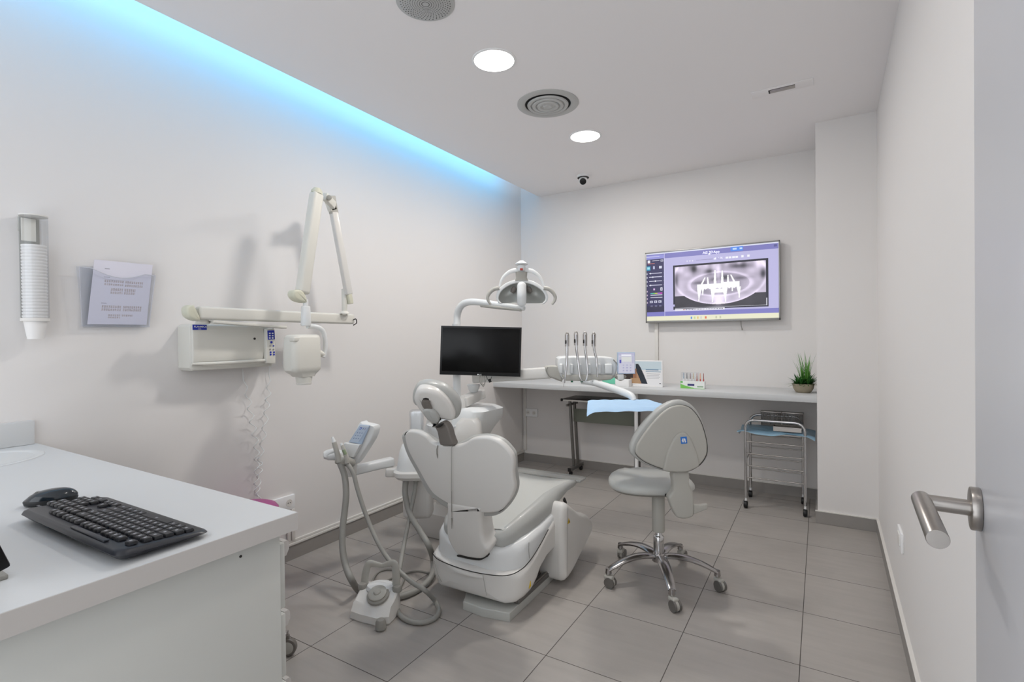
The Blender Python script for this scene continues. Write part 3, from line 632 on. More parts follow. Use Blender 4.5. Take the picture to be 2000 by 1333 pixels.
# thin at the user side, raised at the rear (towards the camera)
def kz(c): return .020-.008*(c/KD)
b = B(); rings = []
for z, g in ((.006, .012), (.014, .0), (.019, .003), (.0215, .008)):
    rings.append([kp(x, y, z*(1 if z < .01 else (kz(y)+.004)/.0235)) for x, y in rr(2*(KW-g), 2*(KD-g), .02, 5)])
b.loft(rings); b.build('base', 'kb', t)
def keyrow(c, spans, name='keys'):
    pass
kb_rows = [  # distance from the rear edge (rear = towards the camera), list of (start, width) measured from the escape end
 (.018, [(0, 1)]+[(2+i, 1) for i in range(4)]+[(6.5+i, 1) for i in range(4)]+[(11+i, 1) for i in range(4)]+[(15.4+i, 1) for i in range(3)]),
 (.042, [(i, 1) for i in range(13)]+[(13, 2)]+[(15.4+i, 1) for i in range(3)]+[(18.8+i, 1) for i in range(4)]),
 (.061, [(0, 1.5)]+[(1.5+i, 1) for i in range(12)]+[(13.5, 1.5)]+[(15.4+i, 1) for i in range(3)]+[(18.8+i, 1) for i in range(4)]),
 (.080, [(0, 1.8)]+[(1.8+i, 1) for i in range(11)]+[(12.8, 2.2)]+[(18.8+i, 1) for i in range(3)]),
 (.099, [(0, 1.3)]+[(1.3+i, 1) for i in range(11)]+[(12.3, 2.7), (16.4, 1)]+[(18.8+i, 1) for i in range(4)]),
 (.118, [(0, 1.4), (1.4, 1.2), (2.6, 1.2), (3.8, 5.6), (9.4, 1.2), (10.6, 1.2), (11.8, 1.2), (13, 2)]+[(15.4+i, 1) for i in range(3)]+[(18.8, 2), (20.8, 1)])]
un = .0203; x_esc = KW-.014      # the escape key is at the end nearest the photo's right
kmb = B()
for ri, (dy, keys) in enumerate(kb_rows):
    for s_, w_ in keys:
        x = x_esc-(s_+w_/2)*un; y = -KD+.015+dy; z = kz(y)+.004
        kb_ = B(); rings = []
        for zz, g in ((-.001, .0012), (.003, .0016), (.0048, .0030)):
            rings.append([kp(x+a, y+c_, z+zz) for a, c_ in rr((w_*un-2*g), (.0185-2*g), .002, 2)])
        kb_.loft(rings); kk = kb_.build('key', 'key', t)
        kmb.quad(*[kp(x+a, y+c_, z+.0051) for a, c_ in ((-.004, -.003), (.0015, -.003), (.0015, .002), (-.004, .002))])
kmb.build('key_legends', 'kbm', t)['kind'] = 'stuff'
b = B(); y = -KD+.013; b.obox(kp(.09, y, kz(y)+.004), ku*.075, kv*.0045, UP*.0016, .0008); b.build('media_strip', 'kb', t)
text('K345', kp(-.20, -KD+.03, kz(-KD)+.0045), -ku, -kv, .008, 'kbm', t)
# mouse -------------------------------------------------------------------
mc = V((-1.655, .49, CZ)); mu = V((.55, .83, 0)).normalized(); mv = V((-mu.y, mu.x, 0))
t = thing('mouse', mc, 'glossy black computer mouse behind the keyboard corner', 'mouse')
def mring(z, l, w, sh): return [mc+mu*(l*math.cos(a)+sh)+mv*(w*math.sin(a)*(1-.12*math.cos(a)))+UP*z for a in [2*PI*i/36 for i in range(36)]]
b = B(); b.loft([mring(.001, .044, .024, 0), mring(.004, .052, .030, 0), mring(.012, .054, .031, 0), mring(.016, .052, .030, .001)]); b.build('mouse_base', 'black', t)
b = B(); rings = [mring(.0155, .0525, .0302, .001)]
for z, f in ((.020, .96), (.025, .88), (.030, .76), (.034, .58), (.0365, .36), (.0375, .1)): rings.append(mring(z, .052*f, .030*f, .003+.012*(1-f)))
b.loft(rings); sh = b.build('mouse_shell', 'mouse', t, ang=80)
b = B(); b.cyl(mc+mu*-.026-mv*.004+UP*.0285, mc+mu*-.026+mv*.004+UP*.0285, .006, n=18); b.build('scroll_wheel', 'mgrey', t)
# monitor at the picture's left edge, seen only by its foot and lower corner
fo = W(19, 1128, z=CZ+.004)
t = thing('desk_monitor', (fo.x-.16, fo.y-.05, CZ), 'dark monitor on a grey foot at the left picture edge', 'monitor')
b = B(); b.obox((fo.x-.125, fo.y-.055, CZ+.004), V((.12, 0, 0)), V((0, .055, 0)), UP*.004, .002); b.build('foot', 'mgrey', t)
b = B(); sc0 = W(8, 1115, y=fo.y-.02); tl = V((0, -.33, 1)).normalized(); b.obox(sc0+V((-.21, 0, 0))+tl*.14, V((.21, 0, 0)), V((0, 1, .33)).normalized()*.010, tl*.14, .004); b.build('screen_case', 'blackg', t)
b = B(); b.bar(V((sc0.x-.21, fo.y-.07, CZ+.006)), V((sc0.x-.21, fo.y-.075, sc0.z+.10)), .04, .014, V((0, 1, 0)), .003); b.build('stand_neck', 'mgrey', t)
# ================================================================== LEFT WALL FITTINGS
# cup dispenser
cxx = XL+.05; c = W(67, 520, x=cxx); R_ = .043
zt, zb = W(67, 424, x=cxx).z, W(67, 626, x=cxx).z
t = thing('cup_dispenser', (cxx, c.y, zb), 'clear wall tube dispenser holding a stack of white cups', 'dispenser')
b = B(); n_ = 40
for r in (R_, ):
    b.loft([[V((cxx+r*math.cos(2*PI*i/n_), c.y+r*math.sin(2*PI*i/n_), z)) for i in range(n_)] for z in (zb, zt)], False)
b.build('clear_tube', 'tubeclear', t)
b = B(); b.lathe((cxx, c.y, zt), [(.001, 0), (R_+.001, 0), (R_+.001, .005), (.001, .006)]); b.build('lid', 'cap', t)
b = B(); b.box((XL, c.y-.034, zt-.055), (XL+.012, c.y+.012, zt+.004), .003); b.box((XL+.001, c.y-.03, zb-.0), (XL+.007, c.y+.03, zt)); b.build('wall_plate', 'grey', t)
b = B(); b.obox((cxx-.012, c.y-.012, zt-.052), V((.0, .022, 0)), V((.004, 0, 0)), UP*.045, .003); b.build('cup_clip', 'cream', t)
b = B(); b.lathe((cxx, c.y, zb-.004), [(R_-.012, 0), (R_+.001, 0), (R_+.001, .012), (R_-.012, .012)], n=40); b.build('base_collar', 'cap', t)
zc = W(67, 478, x=cxx).z
for k in range(24):
    f = k/23; z = zb+.0+f*(zc-zb-.01); b = B()
    if k == 0: b.lathe((cxx, c.y, zb), [(.036, .006), (.036, 0), (.025, -.074), (.001, -.074)], n=32)
    else: b.lathe((cxx, c.y, z), [(.0345, -.006), (.0385, .0), (.0388, .004), (.0385, .006), (.0355, .006)], n=32)
    o = b.build('paper_cup', 'cup'); tag(o, 'lowest white cup poking out under the clear wall tube' if k == 0 else 'white cup nested in the stack inside the clear wall tube', 'cup', None if k == 0 else 'cups stacked in the wall dispenser')
# acrylic holder with dental chart
hx = XL+.004
A_ = {k: W(u, v, x=x) for k, u, v, x in (('btl', 148, 520, XL+.006), ('btr', 302, 535, XL+.006), ('bbl', 162, 640, XL+.006), ('bbr', 292, 640, XL+.006), ('ftl', 182, 524, XL+.04), ('ftr', 303, 537, XL+.04), ('fbl', 160, 637, XL+.03), ('fbr', 291, 637, XL+.03))}
t = thing('leaflet_holder', (XL+.02, (A_['bbl'].y+A_['bbr'].y)/2, A_['bbl'].z), 'clear acrylic wall pocket holding a dental chart', 'holder')
b = B(); fl, frr = A_['fbl'], A_['fbr']
b.slab([A_['btl'], A_['btr'], A_['bbr'], A_['bbl']], (1, 0, 0), .002, .0008, 1); b.build('back_sheet', 'acry', t)
b = B(); top = [V((XL+.042, A_['btl'].y+(A_['ftr'].y-A_['btl'].y)*f, A_['btl'].z-.006-.028*math.sin(min(1, max(0, (f-.15)/.7))*PI)-.01*f)) for f in [i/20 for i in range(21)]]
b.slab(top+[A_['fbr'], A_['fbl']], (1, 0, 0), .002, .0008, 1); b.build('front_sheet', 'acry', t)
b = B(); b.tube(top, .0018, 6, 1); b.tube([top[0], A_['fbl'], A_['fbr'], top[-1]], .0014, 6, 1); b.build('polished_edge', mat('acrylic_edge', (206, 206, 214), .2, var=.01), t)
b = B(); b.box((XL+.004, A_['fbl'].y, A_['fbl'].z-.002), (XL+.034, A_['fbr'].y, A_['fbl'].z+.001)); b.build('floor_sheet', 'acry', t)
ptl, ptr, pbl, pbr = W(184, 507, x=XL+.03), W(298, 518, x=XL+.03), W(170, 634, x=XL+.022), W(288, 634, x=XL+.022)
cv = canvas(110, 130, (224, 222, 233)); rs = np.random.RandomState(2)
for x0, y0, x1, y1 in ((.20, .30, .52, .345), (.55, .30, .86, .345), (.20, .355, .52, .39), (.55, .355, .86, .395), (.32, .43, .52, .47), (.55, .43, .74, .47), (.32, .48, .52, .52), (.55, .48, .74, .52), (.20, .70, .52, .74), (.56, .70, .88, .74), (.20, .75, .52, .79), (.56, .75, .88, .79), (.32, .84, .52, .87), (.55, .84, .74, .87), (.32, .88, .52, .90)):
    X0_, X1_, Y0_, Y1_ = int(x0*110), int(x1*110), int(y0*130), int(y1*130)
    for i in range(X0_, X1_):
        for j in range(Y0_, Y1_):
            if (i-X0_) % 4 != 3: v = .62+.2*rs.rand(); cv[j, i] = (v+.03, v-.01, v)
for x0, y0, x1 in ((.18, .12, .26), (.18, .255, .28), (.18, .66, .27)): rect(cv, x0, y0, x1, y0+.008, (120, 118, 130))
t = thing('dental_chart_sheet', (ptl+ptr+pbl+pbr)/4, 'white printed tooth chart sheet in the clear wall pocket', 'paper'); ORG[t] = V(t.location)
painted('printed_face', cv, ptl+V((.0012, 0, 0)), ptr+V((.0012, 0, 0)), pbl+V((.0012, 0, 0)), PM, t)
b = B(); b.loft([[p, p+V((.001, 0, 0))] for p in (ptl, ptr, pbl+(ptr-ptl), pbl)], False, True); b.add([ptl, ptr, pbl+(ptr-ptl), pbl], [[0, 1, 2, 3]]); b.build('sheet', 'paper', t)

# ---- wall mounted x-ray unit ----------------------------------------------------
xf = -2.585
P_ = lambda u, v, x=xf: W(u, v, x=x)
t = thing('xray_unit', (XL, 1.5, 1.16), 'cream wall mounted dental x-ray unit with folding arms', 'x-ray machine')
yl, yr, zb, zt = P_(349, 680, -2.69).y, P_(536, 680).y, P_(430, 722).z, P_(430, 634).z
b = B(); pts = [V((xf, yl+.012, zt)), V((xf, yr-.05, zt)), V((xf, yr-.008, zt-.035)), V((xf, yr, zb+.03)), V((xf, yr-.015, zb)), V((xf, yl+.012, zb)), V((xf, yl, zb+.015)), V((xf, yl, zt-.012))]
def dense(pts, k=4): 
    o = []
    for i in range(len(pts)):
        for j in range(k): o.append(pts[i].lerp(pts[(i+1) % len(pts)], j/k))
    return o
b.slab(pts, (-1, 0, 0), xf-XL, .012, 1, 5, .004); b.build('cabinet_body', 'cream', t)
c0, c1, d0, d1 = P_(374, 700).y, P_(513, 700).y, P_(420, 706).z, zt-.001
b = B(); rings = []
def cov(f): return (math.sqrt(max(0, 1-(1-f/.08)**2)) if f < .08 else (1 if f < .84 else 1-.35*((f-.84)/.16)**2))
for k in range(25):
    f = k/24; a = PI/2*f
    rings.append([V((xf+dx*cov(f), y, d1-(d1-d0)*(1-math.cos(a)) if 0 else d1+(d0-d1)*f)) for y, dx in ((c0, .001), (c0+.004, .010), (c0+.012, .0125), (c0+.03, .013), (c1-.06, .013), (c1-.03+.004*math.sin(PI*f), .0125), (c1-.004+.008*math.sin(PI*f), .010), (c1+.010*math.sin(PI*f), .001))])
b.loft(rings, False); b.build('front_cover', 'cream', t)
b = B(); b.tube([V((xf+.008, c0-.002, d0-.008)), V((xf+.02, c0+.1, d0-.01)), V((xf+.022, c1-.05, d0-.008)), V((xf+.006, c1+.05, d0-.006))], [.007, .009, .009, .007], 14); b.build('bottom_lip', 'cream', t)
lb = P_(377, 644.5, xf+.0145); b = B(); b.obox(lb+V((0, .031, .012)), V((0, .033, 0)), V((.001, 0, 0)), V((0, 0, .0125)), .0005); lo = b.build('brand_label', 'blue', t)
text('PLANMECA', lb+V((.0012, .004, .011)), (0, 1, 0), (0, 0, 1), .0115, 'white', t, bold=True); text('intra', lb+V((.0012, .022, .002)), (0, 1, 0), (0, 0, 1), .008, 'white', t)
q = P_(497, 662, xf+.013); b = B(); b.cyl(q-V((.002, 0, 0)), q+V((.003, 0, 0)), .006, n=20); b.build('indicator', 'slot', t)
# extension arm, elbows
ax_ = -2.50
a0, a1 = W(372, 611, x=ax_), W(688, 624, x=ax_)
b = B(); b.bar(a0+V((0, .03, 0)), a1, .05, .062, UP, .012, 4); b.build('extension_arm', 'cream', t)
b = B(); b.bar(W(412, 629, x=ax_), W(556, 640, x=ax_), .046, .014, UP, .004); b.build('arm_underside_cover', 'cream', t)
b = B(); e0 = W(371, 598, x=ax_); pp = [W(u, v, x=ax_+.03) for u, v in ((366, 602), (372, 596), (380, 597), (386, 608), (392, 622), (388, 627), (374, 622), (367, 614))]; b.slab(pp, (-1, 0, 0), .06, .01, 3); b.build('elbow_cap', 'cream2', t)
q = W(395, 627, x=-2.53); b = B(); b.cyl(V((-2.53, q.y, zt-.002)), V((-2.53, q.y, q.z+.02)), .03, .024, bev=.004); b.build('pivot', 'cream', t)
# scissor arm, rear half (near the wall)
r0, r1 = W(684, 592, x=-2.45), W(646, 384, x=-2.45)
b = B(); b.bar(r0+(r1-r0)*.08, r0+(r1-r0)*.86, .046, .034, V((1, 0, 0)), .008); b.build('rear_arm', 'shell', t)
b = B(); b.bar(r0+(r1-r0)*.84, r1+V((0, 0, .004)), .05, .03, V((1, 0, 0)), .005); b.build('rear_arm_yoke', 'grey', t)
b = B(); b.bar(r0+(r1-r0)*-.01, r0+(r1-r0)*.10, .03, .03, V((1, 0, 0)), .005); b.build('rear_arm_foot', 'cream2', t)
q = W(673, 604, x=-2.47); b = B(); b.cyl(V((-2.47, q.y, a1.z+.02)), V((-2.47, q.y, W(673, 565, x=-2.47).z)), .0165, bev=.003); b.lathe(V((-2.47, q.y, a1.z+.03)), [(.001, .0), (.03, .0), (.026, .01), (.016, .018)]); b.build('arm_post', 'cream', t)
# front half
f0, f1 = W(589, 583, x=-2.33), W(619, 374, x=-2.33)
b = B(); b.bar(f0+(f1-f0)*.04, f0+(f1-f0)*.985, .064, .058, V((1, 0, 0)), .016, 4); b.build('front_arm', 'cream', t)
b = B(); u_ = (f1-f0).normalized(); b.tube([f0+(f1-f0)*.975, f0+(f1-f0)*1.0, f0+(f1-f0)*1.025, f0+(f1-f0)*1.03], [.031, .030, .02, .004], 20, 1); b.build('arm_top_cap', 'cream2', t)
b = B(); pp = [W(u, v, x=-2.30) for u, v in ((576, 567), (590, 567), (598, 577), (601, 590), (594, 591), (582, 587), (574, 578))]; b.slab(pp, (-1, 0, 0), .058, .012, 3); b.build('arm_bottom_cap', 'cream2', t)
b = B(); b.bar(W(634, 383, x=-2.38), W(652, 402, x=-2.42), .045, .03, V((1, 0, 0)), .006); b.bar(W(642, 390, x=-2.45), W(650, 412, x=-2.45), .05, .03, V((1, 0, 0)), .004); b.build('top_knuckle', 'cream', t)
b = B(); b.cyl(W(643, 386, x=-2.35), W(643, 386, x=-2.47), .014, bev=.003); b.build('top_pivot_pin', 'grey', t)
# tube head on its post
hx_ = -2.32
q = W(597, 600, x=hx_)
b = B(); b.cyl(V((hx_, q.y, q.z)), V((hx_, q.y, W(597, 585, x=hx_).z)), .013, n=20); b.cyl(V((hx_, q.y, W(597, 637, x=hx_).z)), V((hx_, q.y, q.z+.004)), .026, .023, bev=.004); b.build('head_post', 'shell2', t)
b = B(); b.tube([W(600, 638, x=hx_), W(612, 638, x=hx_), W(624, 641, x=hx_+.01), W(632, 650, x=hx_+.01), W(635, 665, x=hx_+.01), W(635, 685, x=hx_+.01), W(631, 698, x=hx_+.01)], .0125, 16); b.build('yoke', 'shell2', t)
b = B(); b.cyl(W(622, 690, x=hx_+.0), W(634, 694, x=hx_+.01), .019, .014, bev=.003); b.build('head_pivot', 'cream', t)
z_ = lambda v: W(590, v, x=hx_).z
hc0 = W(561, 690, x=hx_).y; hc1 = W(618, 690, x=hx_).y; hy = (hc0+hc1)/2; hw = hc1-hc0
b = B(); rings = []
for v, w_, dpt, off in ((654, .80, .08, .006), (656, .9, .10, .004), (661, .97, .112, .002), (690, 1., .116, 0), (716, 1.0, .116, 0), (723, .98, .112, 0), (727, .86, .10, .0), (731, .66, .09, .004), (736, .52, .085, .006)):
    rings.append([V((hx_+y, hy+off+x, z_(v))) for x, y in rr(hw*w_, dpt, .035*w_, 5)])
b.loft(rings); b.build('tube_head', 'cream', t)
b = B(); b.obox((hx_+.035, hc0+.028, z_(663)), V((.02, 0, 0)), V((0, .028, 0)), V((0, 0, .012)), .006, 3); b.build('head_shoulder', 'cream', t)
b = B(); b.lathe(V((hx_, hy+.008, z_(736))), [(.001, .01), (.042, .01), (.041, -.005), (.036, z_(752)-z_(736)), (.034, z_(752)-z_(736)), (.034, -.0), (.001, -.0)]); b.build('cone', 'cream', t)
b = B(); b.lathe(V((hx_, hy+.008, z_(748))), [(.0365, 0), (.0385, -.001), (.0375, -.007), (.0345, -.007)]); b.build('cone_rim', 'cap', t)
b = B(); q = W(690, 625, x=ax_+.028); b.tube([q, q+V((.01, .012, .004)), q+V((.01, .016, -.02)), q+V((.004, -.004, -.034))], .0032, 8); b.build('loose_cable', 'slot', t)
# handset
hx2 = -2.555
t2 = thing('xray_handset', (hx2, 1.7, 1.18), 'narrow cream remote handset with blue keypad on the side of the x-ray box', 'remote')
pp = [W(u, v, x=hx2) for u, v in ((520, 643), (536, 641), (539, 706), (538, 711), (522, 710), (520, 704))]
b = B(); b.slab(pp, (-1, 0, 0), .03, .005, 1, 3); b.build('handset_body', 'cream', t2)
b = B(); b.slab([W(u, v, x=hx2+.0015) for u, v in ((522.5, 646), (536, 645.5), (537, 663), (523.5, 664))], (-1, 0, 0), .002, .0004, 1); b.build('keypad', 'blue', t2)
for v in (650, 654.5, 659, ):
    for u in (527, 532.5):
        b = B(); q = W(u, v+1.5, x=hx2+.003); b.obox(q, V((.0008, 0, 0)), V((0, .005, 0)), V((0, 0, .0035)), .0006); b.build('key', 'white', t2)
for u, v, s_, m_ in ((530, 669, .0065, 'blue'), (527.5, 676, .004, 'mgrey'), (534, 676, .004, 'blue'), (527.5, 683, .0045, 'mgrey'), (534, 683, .0045, 'mgrey'), (528.5, 688.5, .005, 'blue'), (535, 688.5, .005, 'blue'), (528.5, 693, .005, 'blue'), (535, 693, .005, 'blue')):
    b = B(); q = W(u, v, x=hx2+.001); b.cyl(q, q+V((.002, 0, 0)), s_, n=16); b.build('round_key', m_, t2)
b = B(); b.box((XL+.01, W(512, 650, x=-2.6).y, 1.2), (hx2-.03, W(528, 650, x=-2.6).y+.02, 1.36), .006); b.build('cradle', 'cream', t2)
def coil(name, pts, turns, r, label):
    Q = cr_open(pts, 30); n = len(Q); out = []
    steps = turns*10
    for k in range(steps+1):
        f = k/steps; q = Q[min(n-1, int(f*(n-1)))]; a = f*turns*2*PI; rr_ = r*min(1, f*5)*1.
        out.append(q+V((abs(rr_)*(1+math.sin(a))*.6, rr_*math.cos(a), 0)))
    b = B(); b.tube(out, .0026, 6, 2); o = b.build(name, 'shell2', ang=80); tag(o, label, 'cable', None); return o
coil('coiled_cable', [W(u, v, x=XL+.02) for u, v in ((473, 722), (482, 775), (490, 820), (497, 860), (500, 900), (499, 940), (503, 975))], 10, .015, 'left white coiled cable hanging below the x-ray box')
coil('coiled_cable', [W(u, v, x=XL+.02) for u, v in ((527, 712), (523, 760), (519, 800), (513, 850), (506, 900), (505, 925), (498, 972))], 10, .015, 'right white coiled cable hanging below the handset')

# magenta bin by the wall and a rolling stool, both mostly hidden behind the counter
q = W(492, 982, x=-2.55); t = thing('waste_bin', (-2.55, q.y, 0), 'small magenta bin with domed lid by the wall behind the counter', 'bin')
b = B(); b.lathe((-2.55, q.y, 0), [(.001, 0), (.095, 0), (.10, .01), (.122, q.z-.05), (.001, q.z-.05)], n=40); b.build('bin_body', 'pink', t)
b = B(); b.lathe((-2.55, q.y, q.z-.05), [(.126, 0), (.128, .012), (.115, .03), (.08, .044), (.04, .05), (.001, .051)], n=40); b.build('bin_lid', 'pink', t)
sc_ = V((-2.13, 1.125, 0)); t = thing('rolling_stool', sc_, 'grey rolling stool hidden by the counter with one castor showing below', 'stool')
b = B(); b.lathe(sc_+UP*.42, [(.001, 0), (.15, 0), (.165, .015), (.17, .03), (.16, .045), (.13, .05), (.001, .05)], n=40); b.build('seat', 'uph', t)
b = B(); b.cyl(sc_+UP*.09, sc_+UP*.42, .022); b.build('column', 'chrome', t)
for k in range(5):
    a = math.radians(37+72*k); d = V((math.cos(a), math.sin(a), 0)); b = B(); b.bar(sc_+UP*.11, sc_+d*.30+UP*.09, .03, .02); b.build('base_arm', 'alu', t)
    s_ = V((-d.y, d.x, 0)); q = sc_+d*.30+UP*.037; b = B(); b.cyl(q-s_*.012, q+s_*.012, .036, bev=.005, n=30); b.cyl(q, q+UP*.05, .008); cs = b.build('castor', 'dgrey', t)
    b = B(); b.cyl(q-s_*.013, q+s_*.013, .026, bev=.003, n=30); b.build('castor_disc', 'grey', cs)

# ================================================================== DENTAL UNIT COLUMN
def DP(lst): return [D(u, v, d) for u, v, d in lst]
t = unit = thing('dental_unit_column', (-2.12, 2.62, 0), 'white dental unit column with spittoon standing left of the patient chair', 'dental unit')
# pedestal
b = B(); rings = []
for z, w_, d_, cx_, cy_ in ((0.0, .34, .36, -2.13, 2.74), (.012, .36, .38, -2.13, 2.74), (.16, .36, .38, -2.13, 2.74), (.2, .24, .30, -2.10, 2.78), (.34, .24, .30, -2.10, 2.78), (.37, .36, .38, -2.12, 2.74), (.52, .37, .38, -2.12, 2.73), (.54, .35, .36, -2.12, 2.73)):
    rings.append([V((cx_+x, cy_+y, z)) for x, y in rr(w_, d_, .04, 4)])
b.loft(rings); b.build('pedestal', 'shell', t, ang=50)
b = B(); rings = []
for z, w_, d_, cx_, cy_ in ((.54, .30, .32, -2.12, 2.74), (.60, .34, .34, -2.12, 2.74), (.70, .40, .34, -2.08, 2.74), (.78, .44, .34, -2.03, 2.74), (.84, .44, .32, -2.02, 2.74), (.86, .38, .26, -2.03, 2.74)):
    rings.append([V((cx_+x, cy_+y, z)) for x, y in rr(w_, d_, .07, 5)])
b.loft(rings); b.build('upper_housing', 'shell2', t, ang=50)
# bulbous service panel at the left, where the hoses leave
pc = D(812, 895, 2.93)
b = B(); rings = []
for v, w_, d_ in ((862, .10, .08), (868, .14, .12), (880, .16, .16), (900, .175, .18), (914, .185, .19)):
    z = D(812, v, 2.93).z; rings.append([pc+RL*x+FL*y+UP*(z-pc.z) for x, y in rr(w_*1.1, d_, .06, 6)])
b.loft(rings); b.build('service_dome', 'shell2', t, ang=60)
b = B(); rings = []
for v, w_, d_ in ((914, .20, .20), (917, .215, .22), (925, .21, .22), (931, .19, .19)):
    z = D(812, v, 2.93).z; rings.append([pc+RL*x+FL*y+UP*(z-pc.z) for x, y in rr(w_*1.1, d_, .07, 6)])
b.loft(rings); b.build('hose_tray', 'shell', t, ang=40)
b = B(); b.bar(D(815, 925, 3.02), D(818, 1010, 3.02), .17, .12, FL, .03); b.build('valve_column', 'shell', t)
b = B(); b.lathe(D(838, 957, 3.05), [(.03, .0), (.034, .004), (.02, .012), (.012, .03), (.001, .034)]); b.build('hose_cap', 'shell2', t)
# spittoon bowl, cup filler, clear water bottle
bc = D(872, 842, 3.2)
b = B(); b.lathe(bc, [(.001, -.07), (.06, -.065), (.10, -.03), (.118, .03), (.122, .045), (.116, .048), (.108, .03), (.08, -.02), (.03, -.04), (.001, -.042)], n=48); b.build('spittoon_bowl', 'shell2', t)
b = B(); rings = []
for v, w_, d_, ou in ((872, .30, .14, 0), (850, .30, .14, 0), (826, .24, .13, 4), (818, .17, .1, 5)):
    z = D(915, v, 3.15).z; q = D(912+ou, 850, 3.15); rings.append([q+RL*x+FL*y+UP*(z-q.z) for x, y in rr(w_*.62, d_, .035, 5)])
b.loft(rings); b.build('side_cover', 'shell', t, ang=50)
b = B(); q = D(814, 832, 3.2); b.obox(q, RL*.042, FL*.035, UP*.10, .012, 3); b.build('water_bottle_cover', 'tubeclear', t)
b = B(); b.obox(q, RL*.034, FL*.028, UP*.09, .012, 3); b.build('water_bottle', mat('pale_blue_tank', (226, 228, 229), .4), t)
# lamp post and swivel block
pb = D(893, 800, 3.3)
b = B(); b.cyl(V((pb.x, pb.y, .8)), V((pb.x, pb.y, D(893, 633, 3.3).z)), .0255, n=28); b.build('post', 'shell2', t)
b = B(); rings = [[D(894, v, 3.3)+RL*x+FL*y for x, y in rr(w_, w_*.9, .03, 5)] for v, w_ in ((835, .12), (822, .125), (785, .125), (778, .12), (774, .10))]
b.loft(rings); b.build('swivel_block', 'shell', t)
b = B(); b.bar(D(903, 786, 3.26), D(940, 769, 3.45), .075, .06, UP, .008); sw = b.build('swivel_arm', 'shell', t)
b = B(); q = D(925, 758, 3.38); b.lathe(q, [(.022, -.03), (.03, -.02), (.045, .018), (.04, .024), (.001, .024)]); b.build('swivel_hub', 'shell2', t)
# instrument delivery arm + head ----------------------------------------------
t = dl = thing('instrument_delivery_unit', D(1150, 740, 3.2), 'white instrument head with four upright steel whips on a long arm', 'dental delivery unit')
b = B(); b.bar(D(925, 738, 3.40), D(1078, 728, 3.22), .07, .072, UP, .012, 3); b.build('spring_arm', 'shell', t)
b = B(); n_ = FL; pp = [D(u, v, 3.17) for u, v in ((1065, 719), (1075, 715), (1093, 717), (1100, 728), (1098, 745), (1085, 741), (1071, 735))]; b.slab(pp, n_, .09, .01, 3); b.build('elbow', 'grey', t)
b = B(); b.tube([D(u, v, 3.165) for u, v in ((1070, 717), (1067, 726), (1073, 735), (1084, 741), (1098, 746))], .0018, 6); b.build('elbow_seam', 'mgrey', t)
pp = [D(u, v, 3.16) for u, v in ((1090, 701), (1105, 697), (1150, 697), (1190, 698), (1200, 702), (1206, 716), (1204, 730), (1198, 740), (1180, 744), (1140, 744), (1106, 744), (1095, 735), (1090, 720))]
b = B(); b.slab(pp, FL, .17, .014, 2, 5); b.build('head_housing', 'shell2', t)
for u in (1096, 1116, 1132, 1151, 1170, 1188):
    b = B(); p0, p1 = D(u, 711, 3.145), D(u, 730, 3.15); b.bar(p0, p1, .020 if u != 1188 else .045, .034, FL, .007, 3); b.build('instrument_cradle', 'shell2', t)
b = B(); pp = [D(u, v, 3.135) for u, v in ((1097, 733), (1198, 733), (1194, 742), (1140, 745), (1104, 744))]; b.slab(pp, FL, .05, .006, 1, 3); b.build('front_lip', 'grey', t)
b = B(); b.tube([D(u, v, 3.14) for u, v in ((1198, 703), (1206, 713), (1207, 727), (1200, 738))], [.004]*4, 8); b.build('side_seam', 'mgrey', t)
for u in (1117, 1159, 1136):
    b = B(); q = D(u, 744.5, 3.13); b.cyl(q, q+UP*-.008, .007, n=14); b.build('green_plug', 'dgreen', t)
def whip(pts, u0, top):
    w = B(); 
    c0 = D(u0, top, 3.11); c1 = D(u0, 699, 3.11)
    w.tube(DP(pts), [.009, .0085, .008, .007, .0055, .005][:len(pts)], 12); o = w.build('instrument_whip', 'chrome', dl)
    w = B(); w.cyl(D(u0-3.2, top+3, 3.10), D(u0-3.0, top+26, 3.10), .0035, n=8); w.cyl(D(u0+3.4, top+3, 3.10), D(u0+3.2, top+26, 3.10), .0035, n=8); w.tube([D(u0-3.2, top+4, 3.10), D(u0-1.5, top, 3.10), D(u0+1.7, top, 3.10), D(u0+3.4, top+4, 3.10)], .0035, 8); w.build('whip_bracket', 'steel', o)
    w = B(); w.cyl(D(u0-3, top+14, 3.093), D(u0-3, top+21, 3.093), .0037, n=8); w.build('dark_slot', 'slot', o)
whip([(1107.5, 654, 3.11), (1107.5, 690, 3.11), (1107, 710, 3.11), (1105.5, 725, 3.1), (1104, 738, 3.09), (1102.5, 748, 3.08)], 1107.5, 651)
whip([(1125, 654, 3.11), (1126, 682, 3.11), (1129, 705, 3.11), (1131, 725, 3.1), (1133, 738, 3.09), (1137, 745, 3.09)], 1125, 649)
whip([(1142.5, 654, 3.11), (1143, 682, 3.11), (1146, 705, 3.11), (1147.5, 722, 3.1), (1147, 735, 3.09), (1144, 744, 3.09)], 1142.5, 650)
whip([(1159.5, 654, 3.11), (1160.5, 682, 3.11), (1164.5, 700, 3.11), (1166, 715, 3.1), (1166.5, 728, 3.1), (1166.5, 737, 3.1)], 1159.5, 651)
b = B(); b.tube(DP([(1104, 736, 3.09), (1102, 748, 3.06), (1100.5, 756, 3.04)]), .0015, 6); b.build('probe_tip', 'steel', dl)
